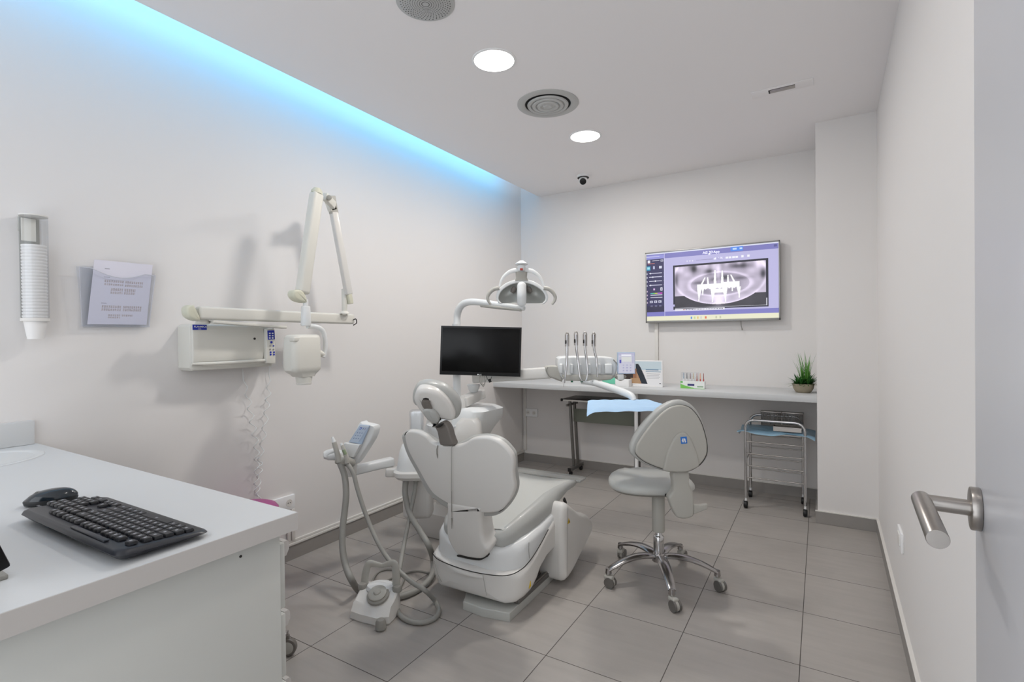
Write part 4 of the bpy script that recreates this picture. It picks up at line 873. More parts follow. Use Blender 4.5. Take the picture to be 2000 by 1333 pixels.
# keypad panel
pp = [D(u, v, 3.12) for u, v in ((1206.5, 688.5), (1240.5, 688.5), (1241, 731), (1207, 731))]
b = B(); b.slab(pp, FL, .03, .004, 1, 3); b.build('control_panel', 'blue3', dl)
cv = canvas(34, 42, (206, 206, 222)); rect(cv, 0, .0, 1, .12, (190, 190, 216)); rect(cv, .18, .06, .80, .14, (246, 246, 255)); rect(cv, .2, .2, .8, .42, (222, 224, 222)); rect(cv, .06, .34, .18, .5, (90, 90, 180)); rect(cv, .84, .15, .95, .5, (184, 184, 210)); rect(cv, .06, .2, .14, .32, (190, 190, 214))
for j in range(3):
    for i in range(3): rect(cv, .26+.22*i, .56+.14*j, .36+.22*i, .63+.14*j, (176, 176, 206))
e_ = D(1208, 690, 3.117); painted('panel_display', cv, e_, D(1239.5, 690, 3.117), D(1208, 729.5, 3.117), PM_DIM, dl)
b = B(); q = D(1212, 737, 3.13); b.obox(q, RL*.018, FL*.01, UP*.018, .003); b.build('side_button', 'shell2', dl)
b = B(); b.tube(DP([(1200, 735, 3.16), (1212, 742, 3.16), (1222, 735, 3.15)]), .008, 10); b.build('panel_bracket', 'grey', dl)
# tray arm
b = B(); b.tube(DP([(1135, 745, 3.16), (1160, 748, 3.14), (1190, 757, 3.04), (1218, 767, 2.94), (1233, 774, 2.88), (1239, 784, 2.85)]), [.018, .02, .022, .022, .02, .014], 14); b.build('tray_arm', 'shell2', dl)
tc_ = D(1222, 792, 2.72); zt_ = tc_.z
b = B(); b.obox(tc_, RL*.175, FL*.16, UP*.004, .003); b.build('tray', 'steel', dl)
# blue napkin over the tray
b = B(); nx, ny = 34, 22; vs = []
for j in range(ny+1):
    for i in range(nx+1):
        a, c_ = i/nx*2-1, j/ny*2-1; e = max(0, abs(a)-.8)/.2; g = max(0, abs(c_)-.85)/.15
        q = tc_+RL*(a*.205-.03*c_*a)+FL*(c_*.185)+UP*(.010+.002*math.sin(6*a+2)*math.cos(5*c_)+.0015*math.sin(14*a+9*c_)-(.025 if a < 0 else .02)*e**1.7*(1-.8*(c_+1)/2)-(.016 if c_ < 0 else .004)*g**1.6)
        vs.append(q)
b.add(vs, [[j*(nx+1)+i, j*(nx+1)+i+1, (j+1)*(nx+1)+i+1, (j+1)*(nx+1)+i] for j in range(ny) for i in range(nx)]); o = b.build('blue_napkin', 'cloth', ang=180); tag(o, 'pale blue paper napkin covering the instrument tray', 'napkin')
# monitor -----------------------------------------------------------------
dm = 3.2; q = D(939, 686, dm); t = thing('monitor', q, 'black flat monitor hung on the dental unit post', 'monitor')
pp = [D(u, v, dm) for u, v in ((861.5, 636.5), (1019, 640), (1016.5, 736.5), (858.5, 732))]
b = B(); b.slab(pp, FW, .03, .002, 1, 2, .01); b.build('monitor_case', 'black', t)
pp = [D(u, v, dm-.0015) for u, v in ((865, 640), (1015.5, 643.5), (1013, 729.5), (862.5, 725))]
b = B(); b.slab(pp, FW, .002, .0003, 1, 2); b.build('screen', 'blackg', t)
b = B(); b.cyl(D(898, 700, 3.23), D(898, 700, 3.29), .04); b.build('mount', 'shell', t)
text('LG', D(936, 733.5, dm-.002), RT, -DN, .012, 'white', t, 'logo'); b = B(); b.cyl(D(933.5, 732, dm-.002), D(933.5, 732, dm+.001), .004, n=14); b.build('logo_disc', 'white', t)
b = B(); b.tube(DP([(938, 733, 3.21), (937, 745, 3.2), (942, 753, 3.2), (947, 748, 3.2), (946, 735, 3.21)]), .003, 8); b.tube(DP([(943, 733, 3.21), (941, 746, 3.19), (944, 756, 3.19), (950, 740, 3.2)]), .0025, 8); b.build('hanging_cables', 'mgrey', t)
b = B(); b.tube(DP([(949, 734, 3.2), (953, 742, 3.19), (957, 746, 3.19), (960, 736, 3.2)]), .0018, 8); b.cyl(D(955, 741, 3.18), D(958, 747, 3.18), .009, n=12); b.build('dark_plug', 'black', t)
# operating light ------------------------------------------------------------
t = thing('operating_light', D(1018, 570, 2.87), 'white dental operating lamp on a curved arm above the monitor', 'lamp')
b = B(); b.tube(DP([(893, 636, 3.3), (893, 618, 3.3), (897, 603, 3.28), (907, 593, 3.25), (924, 590, 3.2), (955, 593, 3.08), (990, 598, 2.97), (1024, 603, 2.90)]), [.023, .023, .023, .022, .021, .019, .016, .013], 18); b.build('curved_arm', 'shell2', t)
b = B(); b.tube(DP([(940, 597, 3.13), (975, 601, 3.0), (1018, 606, 2.9)]), [.011, .011, .008], 10); b.build('arm_underside', 'grey', t)
LD = 2.86
def C2(x, y, d=LD): return D(780+x/3.808, 480+y/3.808, d)
b = B(); b.lathe(C2(908, 190), [(.001, .0), (.02, 0), (.024, .02), (.022, .032)], -DN, 24); b.build('tilt_knuckle', 'shell2', t)
b = B(); b.lathe(C2(908, 148), [(.014, 0), (.034, .003), (.036, .010), (.026, .016), (.012, .026), (.001, .028)], -DN, 28); b.build('top_cap', 'shell2', t)
b = B(); b.obox(C2(908, 177, LD-.02), RT*.008, FW*.004, DN*.006, .001); b.build('red_mark', 'red', t)
b = B(); b.tube([C2(x, y) for x, y in ((745, 305), (762, 255), (790, 218), (830, 192), (870, 184), (908, 183), (950, 184), (990, 192), (1030, 218), (1058, 255), (1075, 300))], [.006, .008, .010, .012, .013, .013, .013, .012, .010, .008, .006], 12, flat=FW); b.build('upper_yoke', 'shell2', t)
b = B(); rings = []
for y, w_ in ((200, .066), (240, .06), (262, .075)): rings.append([C2(908, y)+RT*p+FW*q for p, q in rr(w_, .05, .014, 4)])
b.loft(rings); b.build('neck', 'mgrey', t)
shell_o = [C2(x, y, LD-.012) for x, y in ((722, 360), (740, 322), (775, 290), (830, 262), (908, 246), (988, 262), (1045, 292), (1082, 325), (1104, 365), (1104, 405), (1082, 430), (1060, 432), (1085, 405), (1082, 370), (1060, 335), (1020, 306), (970, 284), (908, 274), (845, 284), (798, 306), (762, 335), (742, 370), (740, 405), (765, 432), (742, 428), (722, 400))]
b = B(); b.slab(shell_o, FW, .03, .004, 2, 3); b.build('reflector_rim', 'shell2', t)
for sgn in (-1, 1):
    b = B(); n1 = 14; m1 = 8; vs = []
    for j in range(m1+1):
        for i in range(n1+1):
            f, g = i/n1, j/m1; x = 908+sgn*(28+(150-18*abs(g-.5)**1.5)*f); ytop = 268+ (f**2)*70; ybot = 430-6*f*0; y = ytop+(ybot-ytop)*g
            vs.append(C2(x, y, LD+.05*math.sin(PI*(.12+.8*f))*math.sin(PI*(.1+.85*g))+.0))
    b.add(vs, [[j*(n1+1)+i, j*(n1+1)+i+1, (j+1)*(n1+1)+i+1, (j+1)*(n1+1)+i] for j in range(m1) for i in range(n1)]); b.build('reflector', 'lens', t, ang=80)
    b = B(); b.tube([C2(908+sgn*dx, y, LD+.015) for dx, y in ((50, 310), (62, 335), (72, 350))], [.012, .015, .01], 10); b.build('lamp_socket', 'dgrey', t)
    b = B(); b.tube([C2(908+sgn*dx, y, LD-.01) for dx, y in ((165, 316), (205, 325), (235, 350), (251, 382), (246, 412), (228, 438))], [.012, .011, .0105, .009, .008, .006], 12); b.build('handle', 'grey', t)
b = B(); b.tube([C2(910, 285, LD-.03), C2(910, 300, LD-.035), C2(910, 370, LD-.045), C2(910, 430, LD-.035), C2(910, 448, LD-.03)], [.018, .026, .027, .025, .015], 20); b.build('lamp_guard', 'shell2', t)
# assistant arm --------------------------------------------------------------
t = thing('assistant_instrument_holder', D(690, 900, 2.8), 'white assistant keypad with two suction handpieces on a side arm', 'dental holder')
b = B(); b.bar(D(680, 922, 2.83), D(768, 901, 2.98), .06, .05, UP, .012, 3); b.build('side_arm', 'shell2', t)
b = B(); b.cyl(D(686, 930, 2.83), D(686, 905, 2.83), .032, bev=.006); b.build('arm_pivot', 'shell', t)
b = B(); b.bar(D(753, 922, 2.94), D(790, 922, 2.96), .07, .05, UP, .01, 3); b.build('pivot_block', 'shell', t)
k0 = 2.80
pp = [D(u, v, k0) for u, v in ((700, 828), (708, 828), (729, 833), (730, 843), (724, 860), (700, 898), (690, 909), (683, 909), (672, 899), (676, 880))]
b = B(); b.slab(pp, (RL*.35+FL*.9), .06, .008, 2, 4); b.build('keypad_body', 'shell2', t)
kf = [D(u, v, k0-.012) for u, v in ((703, 830), (721.5, 832), (706, 868.5), (681, 864))]
b = B(); b.slab(kf, (RL*.35+FL*.9), .01, .002, 1, 2); b.build('keypad_bezel', 'blue3', t)
cv = canvas(26, 44, (184, 198, 216)); rect(cv, .0, 0, 1, .06, (206, 214, 226)); rect(cv, .14, .12, .34, .26, (44, 84, 190)); rect(cv, .2, .16, .27, .22, (210, 220, 240)); rect(cv, .5, .14, .6, .22, (120, 140, 180)); rect(cv, .72, .14, .84, .24, (160, 160, 190))
for j in range(3):
    for i in range(3): rect(cv, .16+.27*i, .42+.17*j, .28+.27*i, .47+.17*j, (128, 146, 180))
painted('keypad_face', cv, D(704, 831.5, k0-.0135), D(720.5, 833, k0-.0135), D(683, 863, k0-.0135), PM, t)
b = B(); pp = [D(u, v, k0-.03) for u, v in ((672, 866), (702, 870), (690, 894), (680, 893), (668, 880))]; b.slab(pp, (RL*.3+FL*.95), .03, .004, 1, 3); b.build('lower_deck', 'shell2', t)
b = B(); b.tube(DP([(632, 890, 2.74), (641, 889, 2.75), (655, 889, 2.76), (672, 890, 2.78)]), [.018, .029, .030, .026], 18, 4); b.build('holder_knob', 'shell2', t)
b = B(); b.tube(DP([(636, 893, 2.735), (645, 884, 2.74), (656, 880, 2.75)]), [.014, .016, .014], 12); b.build('holder_fork', 'shell2', t)
b = B(); b.tube(DP([(658, 897, 2.72), (668, 899, 2.72), (678, 902, 2.74), (688, 905, 2.78)]), [.026, .028, .026, .022], 16); b.build('holder_base', 'grey', t)
tt = thing('suction_handpiece', D(660, 885, 2.70), 'larger grey suction handpiece at the left of the assistant holder', 'handpiece')
b = B(); b.tube(DP([(652.5, 864, 2.7), (657, 880, 2.7), (661, 895, 2.7), (663, 903, 2.7)]), [.013, .0135, .0145, .015], 16); b.build('grip', 'grey', tt)
b = B(); b.tube(DP([(649, 854, 2.7), (650.5, 858, 2.7), (652.5, 864, 2.7)]), [.0065, .008, .0105], 14, 1); b.build('nozzle', 'shell2', tt)
tt2 = thing('saliva_ejector', D(673, 895, 2.69), 'slimmer grey green saliva ejector beside the larger handpiece', 'handpiece')
b = B(); b.tube(DP([(668, 870, 2.69), (672, 880, 2.69), (677, 895, 2.69), (678, 905, 2.69)]), [.008, .0115, .0125, .012], 16); b.build('grip', 'grey', tt2)
b = B(); b.tube(DP([(666, 866, 2.69), (668, 871, 2.69)]), [.006, .008], 12, 1); b.build('nozzle', 'shell2', tt2)
b = B(); b.tube(DP([(671, 879, 2.683), (675, 888, 2.683)]), [.0085, .0085], 10, 1); b.build('green_sleeve', mat('sleeve_green', (138, 152, 122), .5), tt2)
# hoses (F = lying on the floor)
def hose(name, pts, r, mt, label):
    P = []
    for u, v, d in pts: P.append(W(u, v, z=r+.001+(0 if d == 'f' else float(d[1:]))) if isinstance(d, str) else D(u, v, d))
    b = B(); b.tube(P, r, 14, 8); o = b.build(name, mt, ang=80); tag(o, label, 'hose'); return o
hose('suction_hose', [(664, 905, 2.71), (673, 930, 2.70), (676, 965, 2.68), (673, 1000, 2.66), (669, 1035, 2.63), (669, 1070, 2.60), (675, 1105, 2.56), (686, 1132, 2.52), (702, 1155, 'f'), (735, 1172, 'f'), (770, 1168, 'f'), (800, 1160, 'f'), (828, 1144, 'f'), (845, 1122, 'h.02'), (846, 1095, 'h.05'), (838, 1068, 2.75), (822, 1040, 2.80), (806, 1015, 2.83), (796, 990, 2.86), (791, 960, 2.88), (794, 932, 2.90)], .0165, 'hose', 'thick grey suction hose hanging from the assistant holder and looping on the floor')
hose('ejector_hose', [(678, 905, 2.70), (690, 925, 2.69), (698, 955, 2.68), (709, 990, 2.66), (722, 1025, 2.64), (738, 1060, 2.60), (755, 1088, 2.57), (778, 1115, 2.52), (805, 1138, 2.47), (830, 1154, 2.43), (850, 1175, 'f'), (857, 1196, 'f'), (846, 1210, 'f'), (822, 1217, 'f'), (797, 1213, 'f'), (780, 1200, 'f'), (774, 1178, 'f'), (775, 1150, 'h.04'), (781, 1110, 'h.12'), (788, 1070, 2.75), (796, 1030, 2.82), (804, 990, 2.86), (810, 960, 2.88), (813, 932, 2.90)], .0115, 'hose', 'thinner grey hose crossing over and looping on the floor beside the pedal')
hose('pedal_cable', [(722, 1148, 'h.03'), (735, 1122, 'f'), (755, 1113, 'f'), (778, 1116, 'f'), (789, 1128, 'f'), (784, 1144, 'f'), (776, 1156, 'f')], .0055, 'mgrey', 'thin dark grey cable curling on the floor behind the foot pedal')
hose('pedal_cable', [(748, 1140, 'f'), (765, 1130, 'f'), (785, 1122, 'f'), (815, 1116, 'f'), (842, 1120, 'f'), (862, 1116, 'f'), (905, 1100, 'f')], .0055, 'mgrey', 'thin dark grey cable running over the floor towards the chair base')
for q in ((794, 934, 2.90), (813, 934, 2.90)): b = B(); b.cyl(D(q[0], q[1]+6, q[2]), D(q[0], q[1]-6, q[2]), .019, .022); b.build('hose_nozzle', 'grey', unit)
# foot pedal -------------------------------------------------------------------
t = thing('foot_pedal', W(732, 1190, z=0), 'white foot control pedal with round grey dial and carrying handle', 'foot pedal')
fl_ = lambda u, v, z=0.: W(u, v, z=z)
def ring_z(pts, z): return [fl_(u, v, 0)+UP*z for u, v in pts]
# local frame of the pedal: front edge from (683,1210)... built in metres
pc = V((-1.808, 1.715, 0)); pu = V((.93, .37, 0)).normalized(); pv = V((-pu.y, pu.x, 0))
def pl(a, c_, z): return pc+pu*a+pv*c_+UP*z
out0 = [(-.105, -.055), (-.05, -.075), (.045, -.098), (.098, -.075), (.105, -.03), (.105, .05), (.09, .08), (-.09, .08), (-.105, .05)]
b = B(); rings = [[pl(a*f, c_*f+o, z) for a, c_ in out0] for z, f, o in ((.0, .97, 0), (.006, 1.0, 0), (.035, .97, .002))]
rings.append([pl(a*.93, (c_ if c_ > 0 else c_*.55), .055+.055*(max(0, (c_+.1)/.18))) for a, c_ in out0]); rings.append([pl(a*.86, (c_*.9 if c_ > 0 else c_*.5), .060+.058*(max(0, (c_+.1)/.18))) for a, c_ in out0])
b.loft(rings); b.build('pedal_body', 'shell', t, ang=30)
sl = (pl(0, .05, .115)-pl(0, -.05, .070)).normalized(); dn2 = pu.cross(sl)
dc = pl(.012, -.005, .098)
b = B(); b.lathe(dc, [(.001, -.01), (.052, -.01), (.052, .0), (.046, .004), (.001, .004)], dn2, 36); b.build('dial_plate', 'mgrey', t)
b = B(); b.lathe(dc+dn2*.004, [(.043, 0), (.043, .008), (.036, .013), (.001, .013)], dn2, 36); b.build('dial', 'grey', t)
b = B(); b.lathe(dc+dn2*.015, [(.017, 0), (.017, .006), (.013, .010), (.001, .011)], dn2, 28); b.build('dial_button', 'grey', t)
b = B(); b.tube([pl(-.085, .06, .115), pl(-.082, .065, .16), pl(-.065, .07, .205), pl(-.03, .072, .205), pl(.0, .074, .20), pl(.03, .072, .21), pl(.065, .07, .215), pl(.075, .065, .17), pl(.078, .06, .115)], [.020, .018, .018, .013, .011, .013, .018, .020, .021], 14, flat=pv); b.build('carry_handle', 'grey', t)
for a in (-.088, .088):
    b = B(); b.lathe(pl(a, .045, .095), [(.022, 0), (.023, .018), (.018, .026), (.001, .028)], UP, 24); b.build('side_button', 'mgrey', t)
b = B(); b.lathe(pl(.0, .055, .10), [(.055, .0), (.05, .015), (.02, .022), (.001, .023)], UP, 32, 1.3, pu); b.build('top_hump', 'shell2', t)
b = B(); b.lathe(pl(.075, -.115, .001), [(.02, 0), (.025, .006), (.023, .035), (.016, .045), (.001, .048)], UP, 24); b.build('front_pad', 'mgrey', t)
b = B(); b.obox(pl(-.02, .03, .112), pu*.016, pv*.003, UP*.002, .001); b.build('emblem', 'mgrey', t)

# ================================================================== PATIENT CHAIR
ch = thing('dental_chair', (-1.46, 2.35, 0), 'reclined white and grey dental patient chair seen from behind', 'dental chair')
# floor plate
b = B(); rings = []
pl0 = [(-1.49, 1.99), (-1.475, 1.955), (-1.36, 1.948), (-1.225, 1.975), (-1.235, 2.42), (-1.26, 2.7), (-1.64, 2.7), (-1.67, 2.3)]
b = B(); b.slab([V((x, y, .0)) for x, y in pl0], UP, .042, .002, 1, 3, .006); b.build('floor_plate', 'plate', ch)
b = B(); b.bar(V((-1.24, 2.06, .052)), V((-1.245, 2.46, .052)), .03, .022, UP, .003); b.build('slide_rail', 'tubem', ch)
b = B(); b.bar(V((-1.236, 2.05, .062)), V((-1.240, 2.46, .062)), .008, .016, UP, .002); b.build('rail_edge', 'steel', ch)
b = B(); b.obox((-1.42, 2.5, .13), V((.14, 0, 0)), V((0, .28, 0)), UP*.10, .01); b.build('lift_base', 'dgrey', ch)
# lower shell: sections along the chair
def section(y, hw_, z0, z1, rb_, rt, nose=0., dip=0.):
    pts = []; xc = -1.455; rt = min(rt, (z1-z0)/2.05); rb_ = min(rb_, hw_*.9)
    def arc(cx, cz, rx, rz, a0):
        for k in range(7):
            a = math.radians(a0+15*k); pts.append((cx+rx*math.cos(a), cz+rz*math.sin(a)))
    rz = min(rb_, (z1-z0)-rt-.001)
    arc(hw_-rt, z1-rt, rt, rt, 0)
    for k in range(1, 8): x = (hw_-rt)*(1-k/4); pts.append((x, z1-dip*(1-(abs(x)/(hw_-rt))**2.5)))
    arc(-hw_+rt, z1-rt, rt, rt, 90); arc(-hw_+rb_, z0+rz, rb_, rz, 180); arc(hw_-rb_*.5, z0+rz*.6, rb_*.5, rz*.6, 270)
    return [V((xc+x, y+nose*(x/hw_)**2, z)) for x, z in pts]
b = B(); rings = []
for y, hw_, z0, z1, r1, r2, ns in ((1.938, .12, .12, .18, .02, .02, .02), (1.940, .19, .09, .195, .05, .02, .04), (1.948, .235, .076, .205, .07, .03, .05), (1.975, .262, .072, .212, .09, .03, .05), (2.03, .272, .072, .225, .1, .03, .04), (2.10, .275, .08, .245, .1, .03, .02), (2.15, .275, .11, .265, .08, .03, .01), (2.20, .275, .155, .285, .07, .03, 0), (2.28, .272, .19, .325, .06, .03, 0), (2.38, .268, .20, .36, .05, .03, 0), (2.5, .25, .25, .38, .03, .03, 0)):
    rings.append(section(y, hw_, z0, z1, r1, r2, ns))
b.loft(rings); b.build('lower_shell', 'shell', ch, ang=50)
b = B(); rings = []
for y, hw_, z0, z1, r1, r2, ns in ((1.958, .12, .17, .27, .02, .04, .03), (1.962, .18, .17, .295, .03, .05, .04), (1.985, .225, .17, .318, .03, .05, .05), (2.02, .248, .17, .33, .03, .045, .04), (2.10, .262, .18, .345, .03, .03, .01), (2.25, .264, .22, .36, .03, .03, 0), (2.38, .258, .28, .385, .03, .03, 0), (2.48, .245, .34, .42, .03, .03, 0)):
    rings.append(section(y, hw_, z0, z1, r1, r2, ns))
b.loft(rings); b.build('upper_shell', 'shell2', ch, ang=50)
b = B(); b.tube([V((-1.70, 2.0, .206)), V((-1.62, 1.962, .203)), V((-1.455, 1.940, .204)), V((-1.32, 1.952, .206)), V((-1.235, 1.98, .212)), V((-1.196, 2.03, .226)), V((-1.184, 2.10, .246)), V((-1.182, 2.20, .287)), V((-1.184, 2.29, .33))], .0022, 6); b.build('shell_seam', 'slot', ch)
b = B(); b.tube([V((-1.190, 2.10, .33)), V((-1.188, 2.095, .29)), V((-1.188, 2.10, .255))], .0014, 6); b.tube([V((-1.66, 1.968, .19)), V((-1.63, 1.955, .14)), V((-1.61, 1.96, .10))], .0014, 6); b.tube([V((-1.35, 1.944, .2)), V((-1.33, 1.944, .11))], .0008, 6); b.build('panel_joints', 'mgrey', ch)
# foot side cover pod
pod = [V((-1.137, y, z)) for y, z in ((2.378, .05), (2.37, .18), (2.368, .31), (2.385, .40), (2.42, .435), (2.48, .405), (2.582, .34), (2.70, .29), (2.765, .235), (2.778, .185), (2.72, .14), (2.60, .09), (2.50, .045), (2.42, .028))]
b = B(); b.slab(pod, (-1, 0, 0), .636, .034, 3, 7, .04); b.build('front_pod', 'shell', ch, ang=60)
b = B(); pp = [V((-1.135, 2.432+dy, .325+dz)) for dy, dz in ((-.016, 0), (.016, 0), (0, .028))]; b.slab(pp, (-1, 0, 0), .001, .0003, 1, 1); wl = b.build('warning_sticker', 'yellow', ch)
b = B(); b.obox((-1.1342, 2.432, .335), V((.0008, 0, 0)), V((0, .0018, 0)), UP*.006); b.build('warning_mark', 'slot', wl)
b = B(); q = V((-1.179, 2.09, .12)); b.slab([q+V((0, dy, dz)) for dy, dz in ((-.010, 0), (.008, .006), (.004, .032))], (-1, 0, 0), .003, .0003, 1, 1); b.build('warning_sticker', 'yellow', ch)
b = B(); b.box((-1.25, 2.362, .355), (-1.20, 2.372, .367), .002); b.build('hinge_gap', 'slot', ch)
# seat cushion: rounded sections along the chair, narrow at the hips
SEC = [(1.985, .14, .335, .362), (1.990, .168, .322, .374), (2.005, .185, .316, .384), (2.05, .207, .320, .404), (2.15, .230, .333, .432), (2.29, .241, .345, .455), (2.40, .244, .362, .473), (2.49, .246, .415, .486), (2.59, .245, .442, .487), (2.68, .242, .442, .478), (2.73, .232, .443, .468), (2.748, .215, .447, .460)]
b = B(); b.loft([section(y, h, z0, z1, (z1-z0)*.48, (z1-z0)*.48, -.0 if y > 2.01 else .015, .012) for y, h, z0, z1 in SEC]); b.build('seat_cushion', 'uph', ch, ang=70)
b = B(); nx, ny = 20, 26; vs = []
for j in range(ny+1):
    y = 2.03+(2.70-2.03)*j/ny
    for (a, c_) in zip(SEC, SEC[1:]):
        if a[0] <= y <= c_[0]: f = (y-a[0])/(c_[0]-a[0]); hh = a[1]+(c_[1]-a[1])*f; z1 = a[3]+(c_[3]-a[3])*f; th_ = z1-(a[2]+(c_[2]-a[2])*f)
    for i in range(nx+1):
        s = i/nx*2-1; w_ = hh-th_*.42; x = s*w_; vs.append(V((-1.455+x, y, z1-.012*(1-abs(s)**2.5)+.0035-.005*max(0, abs(s)-.93)/.07)))
b.add(vs, [[j*(nx+1)+i, j*(nx+1)+i+1, (j+1)*(nx+1)+i+1, (j+1)*(nx+1)+i] for j in range(ny) for i in range(nx)]); b.build('seat_pad', 'seat', ch, ang=80)
b = B(); pp = [W(u, v, z=.462) for u, v in ((1122, 939), (1148, 944), (1150, 952), (1124, 948))]; b.slab([V((-1.20, 2.73, .452)), V((-1.20, 2.82, .452)), V((-1.235, 2.84, .452)), V((-1.67, 2.84, .452)), V((-1.71, 2.82, .452)), V((-1.71, 2.73, .452))], UP, .012, .004, 1); b.build('foot_tray', 'smoke', ch)
b = B(); b.bar(V((-1.205, 2.52, .42)), V((-1.205, 2.545, .385)), .01, .02); b.build('side_latch', 'slot', ch)
# backrest: grey cushion in front, white shell behind, on a reclined plane
bn = V((0, 1, .28)).normalized(); bp0 = V((-1.45, 1.872, .60))
S2 = lambda x, y, off=0.: PP(780+x/5, 740+y/5, bp0+bn*off, bn)
shell_l = [(50, 575), (62, 532), (105, 518), (185, 530), (255, 568), (305, 618), (355, 645), (400, 655), (460, 660), (520, 660), (585, 653), (640, 632), (690, 600), (750, 582), (850, 580), (925, 598), (990, 635), (1050, 692), (1100, 765), (1112, 840), (1106, 910), (1110, 985), (1122, 1060), (1110, 1125), (1080, 1190), (1038, 1245), (995, 1290), (930, 1312), (830, 1318), (700, 1300), (560, 1270), (455, 1215), (380, 1170), (320, 1120), (265, 1040), (215, 950), (165, 860), (110, 760), (70, 670)]
rim_l = [(44, 560), (58, 522), (105, 500), (190, 510), (265, 545), (320, 590), (370, 622), (420, 635), (470, 638), (520, 636), (590, 622), (645, 598), (700, 568), (760, 552), (870, 549), (955, 570), (1030, 615), (1095, 685), (1132, 745), (1140, 830), (1142, 900), (1152, 975), (1160, 1055), (1142, 1130), (1105, 1200), (1055, 1262), (1000, 1305), (930, 1330), (830, 1330), (700, 1310), (560, 1280), (450, 1230), (370, 1180), (310, 1130), (250, 1050), (200, 950), (150, 860), (95, 760), (58, 670)]
b = B(); b.slab([S2(x, y, .034)-bn*.026 for x, y in [(x+(16 if (x < 420 and y > 560) else 0), y) for x, y in rim_l]], bn, .062, .022, 3, 6, .03); b.build('back_cushion', 'uph', ch, ang=70)
b = B(); b.slab([S2(x, y, -.012) for x, y in shell_l], bn, .026, .010, 3, 5, .003); b.build('back_shell', 'shell', ch, ang=60)
b = B(); b.slab([S2(x, y, .010) for x, y in [((px-600)*1.006+600, (py-920)*1.008+920) for px, py in shell_l]], bn, .006, .001, 3, 2); b.build('shell_gap', 'slot', ch, ang=60)
# faint raised ribs on the shell
for ribs in ([(262, 650), (300, 760), (335, 850), (372, 940)], ):
    pass
b = B(); ra_ = [S2(x, y, -.0105) for x, y in ((265, 640), (385, 660), (430, 800), (470, 1000), (500, 1150), (470, 1190), (400, 1130), (375, 950), (320, 800))]; b.slab(ra_, bn, .006, .005, 2, 3); b.build('centre_ridge', 'shell', ch, ang=60)
b = B(); b.tube([S2(x, y, -.0185) for x, y in ((517, 658), (508, 680), (508, 1000), (508, 1300))], .0011, 6, 1); b.tube([S2(x, y, -.014) for x, y in ((376, 652), (366, 690), (368, 740))], [.002, .0025, .003], 6, 1); b.cyl(S2(370, 738, -.014), S2(372, 778, -.014), .0035, .001, n=8); b.build('zip_line', 'mgrey', ch)
# hinge bracket
S7 = lambda x, y, yy: W(820+x/5.128, 960+y/5.128, y=yy)
hb = [(266, 112), (350, 122), (480, 142), (600, 162), (618, 190), (612, 260), (612, 340), (620, 420), (636, 500), (660, 550), (688, 590), (672, 640), (640, 678), (600, 692), (520, 685), (440, 668), (370, 645), (330, 600), (290, 530), (262, 450), (256, 360), (258, 280), (262, 190)]
hp1 = bp0-bn*.0165; S7 = lambda x, y, o=0.: PP(820+x/5.128, 960+y/5.128, hp1+bn*o, bn)
b = B(); b.slab([S7(x, y) for x, y in hb], bn, .11, .022, 2, 6); b.build('hinge_cover', 'shell', ch, ang=60)
b = B(); b.slab([S7(x-4, y+5, .014) for x, y in hb if y > 600], bn, .05, .004, 2, 2); b.build('hinge_gap', 'slot', ch, ang=60)
b = B(); b.tube([S7(x, y, -.004) for x, y in ((318, 0), (318, 150), (320, 260))], .0012, 6, 1); b.cyl(S7(320, 270, -.004), S7(319, 375, -.004), .0035, .001, n=8); b.build('pull_cord', 'mgrey', ch)
# headrest stem (dark fabric cover) and headrest
hn = (FL*.92+V((0, 0, .42))).normalized()
sp = V((S2(455, 650).x, 1.80, .80))
b = B(); pp = [PP(780+x/5, 740+y/5, V((-1.5, 1.785, .82)), V((0, 1, .15)).normalized()) for x, y in ((340, 465), (372, 445), (395, 430), (420, 428), (452, 452), (480, 500), (495, 560), (512, 610), (524, 655), (455, 660), (395, 650), (380, 590), (365, 520))]
b.slab(pp, (0, 1, .15), .04, .008, 2, 4); b.build('headrest_stem_cover', 'dgrey', ch)
b = B(); q = [PP(780+x/5, 740+y/5, V((-1.5, 1.765, .82)), V((0, 1, .15)).normalized()) for x, y in ((350, 470), (390, 445), (425, 440), (405, 468), (370, 485))]; b.slab(q, (0, 1, .15), .012, .004, 2); b.build('cover_fold', 'slot', ch)
hr = thing  # headrest built on its own tilted plane
hp0 = V((-1.55, 1.72, .97)); Hh = lambda x, y, off=0.: PP(780+x/5, 740+y/5, hp0+hn*off, hn)
hsh = [(140, 215), (150, 160), (180, 120), (230, 108), (300, 116), (380, 145), (450, 200), (500, 260), (535, 330), (545, 385), (520, 418), (470, 422), (420, 412), (395, 430), (370, 470), (350, 500), (330, 480), (270, 420), (215, 350), (165, 280)]
hcu = [(120, 210), (128, 150), (160, 95), (215, 66), (290, 62), (390, 82), (470, 120), (540, 180), (585, 245), (600, 310), (590, 370), (560, 408), (520, 418), (460, 415), (400, 380), (320, 330), (240, 300), (170, 290), (132, 260)]
b = B(); b.slab([Hh(x, y, .022) for x, y in hcu], hn, .075, .028, 3, 6, .03); b.build('headrest_cushion', 'uph', ch, ang=70)
b = B(); b.slab([Hh(x, y, -.012) for x, y in hsh], hn, .05, .02, 3, 6, .004); b.build('headrest_shell', 'shell', ch, ang=70)
b = B(); b.slab([Hh(x, y, -.0135) for x, y in ((230, 195), (285, 195), (290, 235), (305, 270), (330, 305), (370, 345), (405, 390), (400, 410), (370, 400), (320, 350), (250, 300), (232, 250))], hn, .003, .0008, 2, 2); b.build('slot_recess', 'slot', ch)
